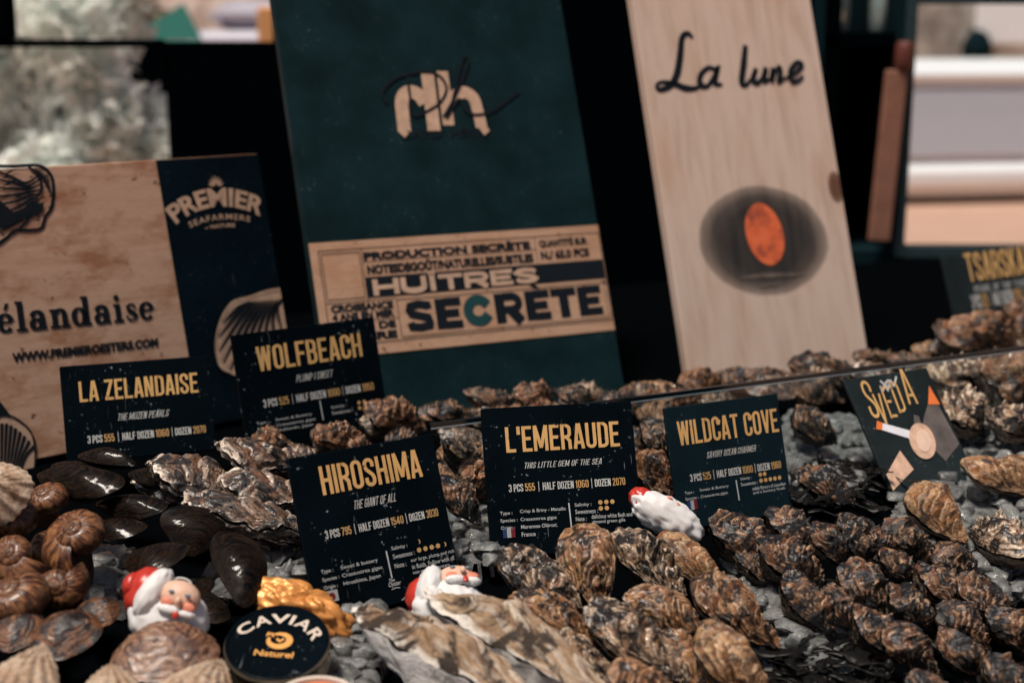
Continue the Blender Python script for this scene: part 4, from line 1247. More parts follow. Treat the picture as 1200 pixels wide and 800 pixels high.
# dark crusty group
DK = [
    ((836, 606), (908, 668), 62, 'dark oyster with a pale crusted top edge right under the wildcat card', .056),
    ((900, 602), (962, 650), 52, 'dark brown oyster behind the first dark pair, at the card\'s lower right corner', .050),
    ((890, 636), (962, 690), 58, 'black-topped oyster with a pale knob on its left edge', .058),
    ((918, 676), (978, 742), 56, 'round-tipped brown oyster at the left end of the dark rows, beside the ice', .050),
    ((950, 616), (1006, 664), 46, 'small dark oyster between the black-topped oyster and the rust-orange one', .050),
    ((984, 612), (1046, 664), 54, 'rust-orange streaked dark oyster at the top of the dark rows', .056),
    ((1034, 612), (1092, 660), 50, 'dark oyster with orange rim at the upper right of the dark rows', .050),
    ((986, 658), (1044, 724), 56, 'black-brown oyster in the middle of the dark rows below the rust-orange one', .052),
    ((1030, 648), (1080, 690), 42, 'pinkish grey flat-lipped oyster among the dark rows', .056),
    ((1000, 716), (1058, 772), 54, 'dark oyster low in the rows just above the black seaweed', .046),
    ((1040, 730), (1096, 792), 56, 'wet brown oyster with a light tip near the bottom of the dark rows', .046),
    ((1074, 668), (1134, 716), 52, 'nearly black oyster right of the pinkish flat-lipped one', .048),
    ((1096, 640), (1150, 684), 46, 'dark oyster at the right end of the top dark row by the ice channel', .044),
    ((1126, 676), (1186, 736), 52, 'dark oyster with a pale rounded front near the right picture edge', .048),
    ((1100, 706), (1158, 762), 50, 'dark ribbed oyster below the nearly black one', .044),
    ((1094, 744), (1172, 792), 46, 'narrow brown oyster with lengthwise ridges at lower right', .040),
    ((1040, 690), (1094, 738), 48, 'dark oyster tucked between the middle rows', .050),
    ((960, 688), (1010, 740), 44, 'small brown-black oyster on the left slope of the dark rows', .044),
    ((1160, 712), (1222, 770), 52, 'dark oyster cut by the right picture edge', .044),
    ((1150, 770), (1216, 830), 52, 'black oyster in the lower right picture corner', .040),
    ((1066, 788), (1130, 846), 52, 'black oyster at the bottom edge in front of the dark rows', .040),
    ((862, 640), (915, 690), 40, 'small dark oyster hidden behind the pale-crusted one', .036),
]
for a, b, w_, lab, hh in DK:
    oy('dark', a, b, w_, lab, GD, hh, .016, roll=random.Random(len(lab)).uniform(-.3, .3), res=(64, 128))
# layered oysters between the left cards
LY = [
    ((174, 540), (296, 590), 58, 'layered oyster with a pale wavy rim, furthest left under the zelandaise card', .080, .040, .35),
    ((256, 524), (362, 548), 46, 'layered oyster with orange-brown top, just under the wolfbeach card', .085, .055, .25),
    ((256, 558), (372, 590), 50, 'layered oyster with a pale left rim, touching the left edge of the hiroshima card', .072, .045, .35),
    ((214, 582), (366, 624), 50, 'chalky white edged layered oyster above the upright mussel', .062, .035, .45),
    ((160, 556), (256, 606), 40, 'thin layered oyster edge behind the row of mussels', .062, .035, .4),
    ((270, 606), (372, 640), 36, 'ragged grey layered oyster lowest of the layered pile', .036, .022, .4),
]
for a, b, w_, lab, h1, h2, ro in LY:
    oy('layered', a, b, w_, lab, GL, h1, h2, roll=ro, res=(70, 128), thick=1.2)
# oysters between hiroshima and emeraude cards and behind, in front of or behind the glass
MID = [
    ('dark', (520, 556), (560, 612), 46, 'dark oyster filling the gap between the two front cards, lower one', .060),
    ('dark', (524, 520), (566, 556), 42, 'dark oyster filling the gap between the two front cards, upper one', .070),
    ('red', (546, 540), (582, 590), 42, 'brown oyster half behind the left edge of the middle card', .062),
    ('dark', (752, 496), (796, 540), 46, 'dark oyster between middle card and wildcat card, upper one', .060),
    ('red', (748, 532), (790, 580), 44, 'brown oyster between middle card and wildcat card, lower one', .045),
    ('dark', (930, 480), (980, 520), 46, 'black oyster right of the wildcat card by the picture card', .050),
    ('dark', (938, 548), (1000, 590), 44, 'black oyster in the dark hollow left of the picture card', .030),
    ('dark', (926, 450), (986, 470), 40, 'dark oyster right behind the top corner of the wildcat card', .030),
]
for kd, a, b, w_, lab, hh in MID:
    oy(kd, a, b, w_, lab, 'oysters filling gaps between the cards', hh, hh * .4, res=(44, 96))
BK = [
    ('red', (428, 478), (500, 500), 44, 'lumpy red-brown oyster at the right foot of the wolfbeach card', .055),
    ('red', (366, 508), (430, 522), 36, 'flat red-brown oyster under the wolfbeach card', .050),
    ('dark', (500, 478), (556, 492), 34, 'dark oyster right of the lumpy red-brown one, below the teal board', .045),
    ('dark', (548, 462), (612, 480), 32, 'dark oyster with a pale ridge at the foot of the teal board', .055),
    ('red', (600, 462), (652, 474), 30, 'brown oyster just above the middle card at the foot of the teal board', .050),
    ('dark', (650, 460), (706, 472), 30, 'dark oyster at the right bottom corner of the teal board', .045),
    ('tan', (736, 458), (808, 462), 34, 'pale pinkish oyster between teal and pale boards just above the glass edge', .030),
    ('dark', (872, 440), (936, 448), 30, 'dark oyster at the foot of the pale board, left of its neighbour', .040),
    ('dark', (924, 426), (1000, 436), 36, 'dark oyster at the foot of the pale board, right one', .050),
    ('dark', (1000, 418), (1052, 424), 26, 'dark oyster just right of the pale board above the glass edge', .040),
    ('tan', (1068, 408), (1120, 420), 30, 'small pale oyster left of the big red-brown oyster behind the glass', .030),
    ('red', (1098, 390), (1196, 404), 50, 'big red-brown oyster under the cut-off card at the right edge', .060),
    ('red', (1180, 366), (1240, 384), 44, 'red-brown oyster at the right picture edge above the glass', .060),
]
for kd, a, b, w_, lab, hh in BK:
    oy(kd, a, b, w_, lab, GB, hh, hh * .6, res=(44, 96))
_bk = random.Random(21)
for k in range(30):
    t = k / 29
    x = 330 + 880 * t + _bk.uniform(-10, 10)
    y = 523 - 116 * t + _bk.uniform(-12, 6) + (10 if k % 2 else -2)
    L_ = _bk.uniform(44, 66)
    oy(_bk.choice(['dark', 'dark', 'greybrown', 'red', 'layered']), (x - L_ / 2, y - 4), (x + L_ / 2, y + _bk.uniform(2, 14)), _bk.uniform(30, 40),
       'one of the dark oysters heaped along the back bed between glass edge and boards', GB, .034, .02, res=(34, 84))
for k in range(16):
    x = 500 + 290 * (k / 15); y = 520 - 40 * (k / 15) + _bk.uniform(-6, 50)
    L_ = _bk.uniform(40, 56)
    oy(_bk.choice(['dark', 'dark', 'brown']), (x - L_ / 2, y - 8), (x + L_ / 2, y + 10), _bk.uniform(30, 38),
       'one of the dark oysters piled behind the middle card', 'oysters filling gaps between the cards', .02, .012, res=(34, 84))
RT = [
    ('greybrown', (1090, 442), (1156, 452), 60, 'grey-green oyster just behind the glass edge right of the picture card', .055),
    ('greybrown', (1098, 480), (1160, 496), 62, 'rounded grey-brown oyster right of the picture card\'s flame', .050),
    ('red', (1150, 440), (1236, 470), 66, 'bright orange-brown oyster at the right edge under the glass line', .060),
    ('greybrown', (1160, 490), (1226, 506), 50, 'grey oyster below the bright orange-brown one', .045),
    ('tan', (1070, 566), (1130, 636), 66, 'rounded tan oyster pointing down on ice below the picture card', .050),
    ('tan', (1128, 540), (1220, 580), 48, 'long pale tan oyster at the right edge above the ice channel', .045),
    ('tan', (1176, 542), (1246, 552), 34, 'tan oyster half hidden behind the long pale one', .045),
    ('greybrown', (1220, 650), (1140, 622), 62, 'brown oyster with a pale pink tip at the right edge below the tan ones', .045),
]
for kd, a, b, w_, lab, hh in RT:
    oy(kd, a, b, w_, lab, GT, hh, hh * .4, res=(60, 120))


# mussels ---------------------------------------------------------------
def mussel(a, b, wpx, label, ha=.05, hb=.03, roll=0.0):
    A = on_bed(*a, ha); B = on_bed(*b, hb)
    d = ((A + B) / 2 - EYE) @ FW
    width = wpx * 1.38 * d / FPX
    _seed[0] += 1; s = _seed[0]
    X, Y, Z, L = frame(A, B, BED_N, roll)
    o = empty('mussel')
    M = Matrix.Identity(4)
    for i in range(3): M[i][0] = X[i]; M[i][1] = Y[i]; M[i][2] = Z[i]; M[i][3] = B[i]
    o.matrix_world = M
    kw = dict(wid=.46, taper=.42, dome=.20, lam=14, amp=.004, ruff=.1, lump=.012, irr=.035, rimw=.004, bendy=.16, power=2.1)
    S = (L, width / .46, L * .8)
    for sg, nm in ((1, 'upper_valve'), (-1, 'lower_valve')):
        V, F, at = valve(s, 30, 84, sign=sg, **kw)
        V[:, 2] += .004 * sg
        mesh_obj(nm, V, F, M_MUS, o, True, at).scale = S
    tag(o, label, 'mussel', 'black mussels')


mussel((274, 622), (288, 712), 58, 'large brownish mussel standing upright above the caviar tin', .060, .035, .2)
mussel((224, 592), (226, 652), 64, 'dark round-topped mussel left of the upright one', .062, .030)
mussel((212, 656), (148, 652), 56, 'broad dark mussel lying right behind the red-capped figurine', .050, .038, .2)
mussel((192, 598), (112, 590), 34, 'long narrow mussel with a pale edge lying behind the snails', .060, .055, .3)
mussel((140, 574), (44, 556), 44, 'flat black mussel pointing left towards the standing scallop', .075, .070, .3)
mussel((66, 542), (112, 560), 40, 'black mussel pile top at the left foot of the zelandaise card', .080, .070, .2)
mussel((168, 622), (102, 618), 36, 'short mussel with light scratches between snails and round-topped mussel', .050, .045, .1)
mussel((250, 690), (190, 690), 42, 'black mussel behind the figurine\'s bearded head', .030, .025)
mussel((250, 730), (238, 690), 40, 'black mussel lying between figurine and caviar tin', .026, .02)
mussel((150, 556), (226, 570), 36, 'black mussel under the zelandaise card beside the layered oysters', .070, .05)
mussel((196, 700), (140, 690), 40, 'black mussel mostly hidden under the figurine', .015, .012)
mussel((96, 530), (160, 545), 30, 'black mussel right against the zelandaise card\'s lower edge', .075, .07)

# snails ------------------------------------------------------------------
m, nt, bs = new_mat('snail_brown')
at = N(nt, 'ShaderNodeAttribute', attribute_name='growth')
al = N(nt, 'ShaderNodeAttribute', attribute_name='fan')
oi = N(nt, 'ShaderNodeObjectInfo')
cc_ = N(nt, 'ShaderNodeCombineXYZ')
nt.links.new(math_n(nt, 'MULTIPLY', at.outputs['Fac'], 26), cc_.inputs[0]); nt.links.new(math_n(nt, 'MULTIPLY', al.outputs['Fac'], .8), cc_.inputs[1]); nt.links.new(math_n(nt, 'MULTIPLY', oi.outputs['Random'], 40), cc_.inputs[2])
f1 = noise(nt, cc_.outputs[0], 1.6, 4, .6)
c1 = ramp(nt, f1, [(.38, (.018, .006, .003)), (.5, (.085, .030, .012)), (.62, (.23, .10, .042))])
wv = math_n(nt, 'SINE', math_n(nt, 'MULTIPLY', al.outputs['Fac'], 4.0))
c1 = mixc(nt, math_n(nt, 'MULTIPLY', ramp(nt, wv, [(.35, g3(0)), (.7, g3(1))]), ramp(nt, noise(nt, cc_.outputs[0], 2.4, 3), [(.42, g3(.05)), (.52, g3(.9))])), c1, (.05, .022, .012))
c1 = mixc(nt, ramp(nt, noise(nt, coord(nt), 3.2, 4), [(.52, g3(0)), (.72, g3(.6))]), c1, (.30, .14, .06))
nt.links.new(c1, bs.inputs['Base Color']); bs.inputs['Roughness'].default_value = .34; bs.inputs['Specular IOR Level'].default_value = .4; bs.inputs['Coat Weight'].default_value = .15; bs.inputs['Coat Roughness'].default_value = .15
bump(nt, bs, f1, .35, .004)
M_SNAIL = m
M_SNAILIN = plain('snail_mouth', (.05, .025, .015), .4, .4)


def snail_mesh(nt_=170, nc=26, turns=4.2, T=1.0):
    k = math.log(2.05) / (2 * math.pi)
    V = []; gr = []; fa = []
    for i in range(nt_ + 1):
        t = -turns * 2 * math.pi * (1 - i / nt_)
        g_ = math.exp(k * t)
        wob = 1 + .02 * math.sin(t * 9)
        for j in range(nc):
            a = 2 * math.pi * j / nc
            rad = g_ * (.36 + .60 * math.cos(a)) * wob
            z = -g_ * T * .80 + g_ * .60 * math.sin(a)
            V.append((rad * math.cos(t), rad * math.sin(t), z + .70)); gr.append(i / nt_ * turns); fa.append(a)
    F = [(i * nc + j, i * nc + (j + 1) % nc, (i + 1) * nc + (j + 1) % nc, (i + 1) * nc + j) for i in range(nt_) for j in range(nc)]
    mouth = [V[nt_ * nc + j] for j in range(nc)]
    return V, F, dict(growth=gr, lip=[0] * len(gr), fan=fa), mouth


SV, SF, SA, SMO = snail_mesh()
sn_me = None
GS = 'brown snail shells at the left'


def snail(px, py, rpx, h, ax, spin, label):
    """ax = direction of the shell's apex"""
    global sn_me
    p = on_bed(px, py, h); d = (p - EYE) @ FW
    R = rpx * 1.28 * d / FPX
    Z = np.array(ax, float); Z /= np.linalg.norm(Z)
    X = np.cross(Z, [.3, .2, .9]); X /= np.linalg.norm(X); Y = np.cross(Z, X)
    c, s = math.cos(spin), math.sin(spin); X, Y = X * c + Y * s, Y * c - X * s
    M = Matrix.Identity(4)
    for i in range(3): M[i][0] = X[i]; M[i][1] = Y[i]; M[i][2] = Z[i]; M[i][3] = p[i]
    o = empty('snail_shell', M=M)
    if sn_me is None:
        b = mesh_obj('whorls', SV, SF, M_SNAIL, o, True, SA); sn_me = [b.data, None]
        mo = MB(); c0 = np.mean(SMO, axis=0) + np.array([0, -.04, 0])
        mo.add([tuple(c0)] + [tuple(np.array(q) * 1.0) for q in SMO], [(0, j + 1, (j + 1) % len(SMO) + 1) for j in range(len(SMO))])
        q = mo.build('mouth', M_SNAILIN, o); sn_me[1] = q.data
    else:
        b = bpy.data.objects.new('whorls', sn_me[0]); COL.objects.link(b); b.parent = o
        q = bpy.data.objects.new('mouth', sn_me[1]); COL.objects.link(q); q.parent = o
    for e in (b, q): e.scale = (R, R, R)
    tag(o, label, 'snail shell', GS)


snail(58, 592, 30, .060, (-.2, -.35, .8), 1.0, 'snail shell with black dashed stripes, highest of the pile beside the standing scallop')
snail(96, 636, 44, .050, (-.15, -.55, .7), 2.2, 'large snail shell with pale shiny top in the middle of the snail pile')
snail(14, 612, 34, .060, (.2, -.5, .7), .3, 'snail shell at the left picture edge under the standing scallop')
snail(20, 656, 36, .050, (-.1, -.7, .6), 3.3, 'snail shell with spiral facing out at the left edge, second from top')
snail(70, 686, 30, .040, (.05, -.93, .35), 4.3, 'snail shell showing its round spiral straight to the front')
snail(18, 706, 38, .040, (-.2, -.4, .8), 5.2, 'snail shell at the left edge just above the brown clams')
snail(56, 640, 22, .030, (.3, -.6, .6), 2.9, 'small orange-brown snail shell wedged inside the snail pile')
snail(-6, 575, 26, .070, (.2, -.5, .7), 1.8, 'snail shell cut by the left picture edge directly under the standing scallop')


# clams and scallops -------------------------------------------------------
def clam(px, py, wpx, h, yaw, tilt, mat, label, cat, name, ribs=0, ribamp=0.0, asp=.82, dome=.30, group=None, lam=13, amp=.026):
    """px,py = middle; hinge points to yaw (degrees in plan), face tilted towards the viewer by tilt"""
    p = on_bed(px, py, h); d = (p - EYE) @ FW
    W_ = wpx * d / FPX; L = W_ * asp
    a = R_(yaw)
    X = np.array([-math.cos(a), -math.sin(a), 0.0])
    Z = np.array([0, -math.sin(R_(tilt)), math.cos(R_(tilt))])
    X = X - Z * (X @ Z); X /= np.linalg.norm(X); Y = np.cross(Z, X)
    B = p - X * L * .5
    M = Matrix.Identity(4)
    for i in range(3): M[i][0] = X[i]; M[i][1] = Y[i]; M[i][2] = Z[i]; M[i][3] = B[i]
    o = empty(name, M=M)
    _seed[0] += 1
    kw = dict(wid=1.0, taper=(.30 if ribs else .72), dome=dome, lam=lam, amp=amp, ruff=.1, lump=.012, irr=.03, rimw=.005, bendy=0.0, power=2.0, ribs=ribs, ribamp=ribamp, peak=.35)
    for sg, nm in ((1, 'upper_valve'), (-1, 'lower_valve')):
        V, F, at = valve(_seed[0], 30, 168 if ribs else 90, sign=sg, **kw)
        mesh_obj(nm, V, F, mat, o, True, at).scale = (L, W_, L)
    tag(o, label, cat, group)


GC = 'clams and scallops at the lower left'
clam(76, 742, 92, .040, 120, 25, M_CLAM, 'dark brown clam with rust-orange streaks at the lower left', 'clam', 'clam', group=GC)
clam(116, 716, 60, .030, 60, 20, M_CLAM, 'deep red-brown clam between the streaked clam and the bearded figurine', 'clam', 'clam', group=GC)
clam(194, 764, 138, .040, 100, 10, M_CLAMM, 'large round mottled brown clam in front of the bearded figurine', 'clam', 'clam', group=GC)
clam(20, 738, 70, .034, 150, 25, M_CLAM, 'brown clam at the left edge under the lowest snail', 'clam', 'clam', group=GC)
clam(28, 800, 120, .050, 80, 30, M_SCAL, 'cream ribbed scallop in the lower left picture corner', 'scallop', 'scallop', 30, .060, .9, .26, GC, 6, .006)
clam(232, 812, 120, .044, 70, 25, M_SCAL, 'cream ribbed scallop at the bottom edge below the mottled clam', 'scallop', 'scallop', 30, .060, .9, .26, GC, 6, .006)
clam(128, 818, 116, .046, 100, 25, M_SCAL, 'cream ribbed scallop at the bottom edge between the two other scallops', 'scallop', 'scallop', 30, .060, .9, .26, GC, 6, .006)

clam(-8, 572, 96, .092, 118, 62, M_SCAL, 'cream ribbed scallop standing on edge at the left picture edge above the snails', 'scallop', 'scallop', 30, .060, .95, .30, None, 6, .006)


# ------------------------------------------------------------------ bearded figurines
M_BEARD = plain('painted_white', (.62, .61, .60), .5, .3, nscale=300, var=.06)
M_RED = plain('painted_red', (.42, .03, .018), .35, .45, nscale=200, var=.15)
M_FACE = plain('painted_skin', (.60, .38, .28), .5, .3, nscale=200, var=.08)
M_CHEEK = plain('painted_cheek', (.56, .19, .12), .5, .3, nscale=300, var=.2)
M_EYE = plain('painted_eye', (.10, .16, .19), .3, .5)


def blob(name, c, r, mat, parent, seed=0, namp=0.0, nsc=3.0, n=28, rot=None, groove=0.0, taper=0.0):
    V = []; F = []
    m_ = n * 2
    for i in range(n + 1):
        t = math.pi * i / n
        for j in range(m_):
            p = 2 * math.pi * j / m_
            d_ = np.array([math.sin(t) * math.cos(p), math.sin(t) * math.sin(p), math.cos(t)])
            V.append(d_)
    V = np.array(V)
    q = 1 + namp * fbm(V[:, 0] * nsc, V[:, 1] * nsc, V[:, 2] * nsc, seed, 4)
    if groove: q = q + groove * np.sin(V[:, 0] * 16 + 3 * pn(V[:, 0] * 2, V[:, 1] * 2, V[:, 2] * 2, seed + 4)) * np.clip(1 - V[:, 2], 0, 1)
    V = V * q[:, None]
    if taper: V[:, :2] *= (1 + taper * V[:, 2])[:, None]
    V = V * np.array(r)
    if rot is not None: V = V @ np.array(rot.to_3x3()).T
    V = V + np.array(c)
    for i in range(n):
        for j in range(m_): F.append((i * m_ + j, (i + 1) * m_ + j, (i + 1) * m_ + (j + 1) % m_, i * m_ + (j + 1) % m_))
    return mesh_obj(name, V, F, mat, parent, True)


def figurine(px, py, spx, h, tiltz, label, tip=0.0, yawz=0.0, capon=True):
    """chocolate-figure head with cap, face and long beard. local: x right, z up, -y to the viewer; 1 unit = 100 px"""
    p = on_bed(px, py, h); d = (p - EYE) @ FW
    s = spx * d / FPX
    o = empty('bearded_figurine')
    o.location = tuple(p); o.rotation_euler = (tip, tiltz, yawz); o.scale = (s, s, s)
    head = blob('beard', (.04, 0, -.08), (.46, .33, .38), M_BEARD, o, 3, .05, 3.2, 34, groove=.022, taper=-.10)
    cap = blob('cap', (-.30 if capon else -.26, .06, .12 if capon else .16), (.25, .26, .30) if capon else (.20, .22, .24), M_RED, o, 5, .05, 2.0, rot=Matrix.Rotation(.25, 3, 'Y').to_4x4())
    if capon: blob('cap_tip', (-.48, -.02, .16), (.10, .14, .14), M_RED, cap, 6, .05, 2.0)
    blob('fur_band', (-.19, -.07, .12), (.17, .30, .33), M_BEARD, cap, 7, .05, 3.0, rot=Matrix.Rotation(.25, 3, 'Y').to_4x4())
    face = blob('face', (.13, -.20, .19), (.235, .16, .18), M_FACE, o, 8, .02)
    blob('nose', (.17, -.40, .16), (.036, .035, .045), M_FACE, face, 9)
    for sx in (-.10, .15): blob('cheek', (.14 + sx, -.345, .11), (.075, .03, .055), M_CHEEK, face, 10)
    for sx in (-.08, .11): blob('eye', (.14 + sx, -.362, .235), (.034, .018, .022), M_EYE, face, 11)
    blob('moustache', (.08, -.345, .035), (.13, .06, .055), M_BEARD, o, 13, .12, 5)
    blob('moustache', (.28, -.32, .035), (.11, .06, .05), M_BEARD, o, 14, .12, 5)
    blob('mouth', (.185, -.395, .0), (.036, .02, .045), M_RED, o, 15)
    tag(o, label, 'figurine', 'white-bearded figurines with red caps')
    return o


f1_ = figurine(197, 714, 103, .050, R_(14), 'white-bearded figurine with red cap and painted face behind the mottled clam', tip=R_(-22), yawz=R_(-6))
lp = MB()
lp.tube([(.08 + .10 * math.cos(t / 3), -.04, .335 + .05 * math.sin(t / 3)) for t in range(0, 20)], .010, 6)
lp.build('hanging_loop', M_BEARD, f1_)
figurine(522, 706, 98, .032, R_(6), 'white-bearded figurine lying on its back between hiroshima card and giant oyster', tip=R_(-68), yawz=R_(12), capon=False)
# third one: only its white beard and red rim stick out from behind the card
p = on_bed(782, 606, .055); d = (p - EYE) @ FW; s = 84 * d / FPX
o = empty('bearded_figurine'); o.location = tuple(p); o.rotation_euler = (R_(-20), R_(30), 0); o.scale = (s, s, s)
b = blob('beard', (0, 0, 0), (.56, .25, .27), M_BEARD, o, 23, .10, 3.0, 34, groove=.04)
c_ = blob('cap', (-.42, .06, .06), (.20, .16, .16), M_RED, o, 24, .08, 3)
for i, (x, z) in enumerate(((-.12, .235), (.02, .21), (.14, .17))): blob('cheek', (x, -.10, z), (.05, .05, .028), M_CHEEK, o, 25 + i)
tag(o, 'white-bearded figurine half hidden by the right edge of the middle card', 'figurine', 'white-bearded figurines with red caps')

# ------------------------------------------------------------------ caviar tins and gold foil
p = on_bed(325, 754, .040); d = (p - EYE) @ FW; R = 62 * d / FPX
o = empty('caviar_tin', loc=tuple(p)); o.rotation_euler = (R_(21), R_(3), R_(-4))
tag(o, 'round black caviar tin with arched white lettering and a gold fish', 'tin')
MB().lathe([(R * .93, -.020), (R * .98, -.018), (R * .98, -.004), (R * 1.0, -.002), (R * 1.0, .000), (R * .97, .0015)], 72).build('tin_body', plain('tin_side', (.30, .25, .18), .3, .5, .8), o, False)
lid = MB().lathe([(R * .96, .0005), (R * .975, .0022), (R * .93, .0026), (R * .90, .0018)], 72).build('lid', M_CARD, o)
vs, fs = bf_mesh('CAVIAR', .022, 0, 1.12)
vs = fit_text(vs, (-R * .80, R * .47), (R * .80, R * .47 + R * .26), .0027)
vs = bend(vs, 0, R * .47 + .0, R * .72)
mesh_obj('arched_lettering', vs, fs, plain('tin_white', (.55, .46, .38), .5, .2), lid)
fm = MB()
ring = [(R * .03 + R * .20 * math.cos(R_(a)), R * .03 + R * .165 * math.sin(R_(a))) for a in range(-200, 130, 12)]
fm.ribbon(ring, [R * (.05 + .085 * math.sin(math.pi * i / (len(ring) - 1))) for i in range(len(ring))], .0027)
fm.poly([(-R * .24, R * .10), (-R * .10, R * .20), (-R * .08, R * .08), (-R * .22, R * .22)], .0028)
fm.ribbon([(-R * .02, R * .06), (R * .05, R * .0), (R * .12, R * .07)], R * .05, .0029)
fm.build('fish_emblem', plain('tin_gold', (.62, .30, .08), .5, .3), lid)
vs, fs = bf_mesh('Naturel', .02, 0)
vs = fit_text(vs, (-R * .36, -R * .40), (R * .38, -R * .25), .0027)
mesh_obj('small_lettering', vs, fs, MATS['tin_gold'], lid)
p = on_bed(368, 840, .040); d = (p - EYE) @ FW; R = 64 * d / FPX
o = empty('caviar_tin', loc=tuple(p)); o.rotation_euler = (R_(18), 0, 0)
tag(o, 'pale rimmed open tin with an orange middle, cut by the bottom picture edge', 'tin')
MB().lathe([(R * .95, -.02), (R, -.018), (R, .002), (R * .97, .004), (R * .90, .004), (R * .88, .001)], 72).build('tin_body', plain('tin_cream', (.55, .47, .40), .35, .4), o)
rng = random.Random(3); rm = MB()
rm.lathe([(R * .87, .0005), (R * .87, .0018)], 48)
ro = rm.build('orange_label', plain('orange_label', (.60, .14, .04), .4, .4), o)

p = on_bed(352, 716, .022); d = (p - EYE) @ FW; s = d / FPX
o = empty('gold_nugget', loc=tuple(p)); o.rotation_euler = (R_(8), R_(26), 0)
tag(o, 'crumpled shiny gold lump behind the caviar tin beside the hiroshima card', 'gold lump')
V = []; F = []; n = 40; m_ = 80
for i in range(n + 1):
    t = math.pi * i / n
    for j in range(m_):
        q = 2 * math.pi * j / m_
        V.append((math.sin(t) * math.cos(q), math.sin(t) * math.sin(q), math.cos(t)))
V = np.array(V)
q = 1 + .22 * pn(V[:, 0] * 2.1, V[:, 1] * 2.1, V[:, 2] * 2.1, 41) + .34 * np.abs(pn(V[:, 0] * 2.6, V[:, 1] * 2.6, V[:, 2] * 2.6, 42)) - .16 * np.abs(pn(V[:, 0] * 7, V[:, 1] * 7, V[:, 2] * 7, 43))
V = V * q[:, None] * np.array([58, 30, 28]) * s
for i in range(n):
    for j in range(m_): F.append((i * m_ + j, (i + 1) * m_ + j, (i + 1) * m_ + (j + 1) % m_, i * m_ + (j + 1) % m_))
mesh_obj('gold_lump_body', V, F, plain('gold_foil', (.60, .25, .065), .42, .5, .35, nscale=160, var=.2), o, True)

# ------------------------------------------------------------------ ice and seaweed
m, nt, bs = new_mat('ice')
v0 = coord(nt)
f = noise(nt, v0, 90, 5, .65)
nt.links.new(ramp(nt, f, [(.36, (.17, .175, .17)), (.62, (.45, .46, .45))]), bs.inputs['Base Color'])
bs.inputs['Roughness'].default_value = .10; bs.inputs['IOR'].default_value = 1.31
bs.inputs['Transmission Weight'].default_value = .58
bs.inputs['Coat Weight'].default_value = .6; bs.inputs['Coat Roughness'].default_value = .05
b2 = N(nt, 'ShaderNodeBump'); b2.inputs['Strength'].default_value = .5; b2.inputs['Distance'].default_value = .002
nt.links.new(noise(nt, v0, 330, 4, .7), b2.inputs['Height']); nt.links.new(b2.outputs[0], bs.inputs['Coat Normal'])
bump(nt, bs, noise(nt, v0, 190, 5, .7), .8, .003)
M_ICE = m
rng = random.Random(11)
ice = MB()


import bmesh
_ib = bmesh.new(); bmesh.ops.create_icosphere(_ib, subdivisions=2, radius=1.0)
ICO_V = np.array([v.co[:] for v in _ib.verts]); ICO_F = [tuple(v.index for v in f.verts) for f in _ib.faces]; _ib.free()


def ice_chunk(c, r, hh, q):
    """a broken lump of ice: a ball cut by a few random planes"""
    V = ICO_V.copy()
    for k in range(rng.randint(5, 9)):
        n = np.array([rng.gauss(0, 1), rng.gauss(0, 1), rng.gauss(0, 1)]); n /= np.linalg.norm(n)
        d = rng.uniform(.35, .75)
        e = V @ n - d
        V = V - np.outer(np.clip(e, 0, None), n)
    a = rng.uniform(0, 6.28)
    V = V * np.array([r * rng.uniform(1.0, 1.6), r * rng.uniform(.9, 1.4), hh])
    ca, sa = math.cos(a), math.sin(a)
    V = np.stack([V[:, 0] * ca - V[:, 1] * sa, V[:, 0] * sa + V[:, 1] * ca, V[:, 2]], -1) + c
    q.add(V, ICO_F)


for k in range(0):
    px, py = rng.uniform(-40, 1250), rng.uniform(480, 850)
    p = on_bed(px, py, rng.uniform(-.004, .012))
    s_ = (p - P0) @ NN
    if s_ < -.02 and px < 900: continue
    ice_chunk(p, rng.uniform(.007, .012), rng.uniform(.006, .011), ice)
for (x0, y0, x1, y1, n_, hm) in ((868, 668, 990, 790, 120, .018), (296, 626, 360, 696, 60, .014), (522, 600, 584, 656, 50, .016), (1060, 600, 1200, 700, 90, .014), (920, 486, 1010, 570, 60, .012),
                                 (396, 706, 436, 810, 40, .010), (1096, 480, 1230, 640, 150, .012), (96, 650, 166, 700, 26, .016), (870, 770, 1010, 830, 60, .014), (1190, 560, 1260, 700, 40, .012), (250, 640, 320, 700, 20, .010)):
    for k in range(n_):
        t = rng.random()
        px = rng.uniform(x0, x1); py = rng.uniform(y0, y1)
        if x0 == 868: px = x0 + (x1 - x0) * t + rng.uniform(-26, 30); py = y0 + (y1 - y0) * t + rng.uniform(-8, 20)
        if x0 == 1060: px = x0 + (x1 - x0) * t + rng.uniform(-20, 20); py = y0 - 10 + (y1 - y0) * t + rng.uniform(-14, 14)
        ice_chunk(on_bed(px, py, rng.uniform(-.001, hm)), rng.uniform(.006, .0125), rng.uniform(.005, .010), ice)
ICE_AREAS = [((905, 690), 46), ((940, 730), 52), ((975, 775), 52), ((330, 662), 46), ((553, 630), 44), ((965, 530), 62), ((1080, 618), 40), ((1115, 645), 44), ((1155, 670), 48), ((1150, 520), 52), ((1190, 600), 60),
             ((1120, 560), 54), ((130, 676), 44), ((414, 760), 46), ((930, 800), 60), ((1195, 500), 50), ((285, 668), 36), ((1235, 660), 50), ((1060, 500), 40)]


def ice_depth(px, py):
    return max(1 - math.hypot((px - c[0]) / r, (py - c[1]) / (r * .8)) for c, r in ICE_AREAS)


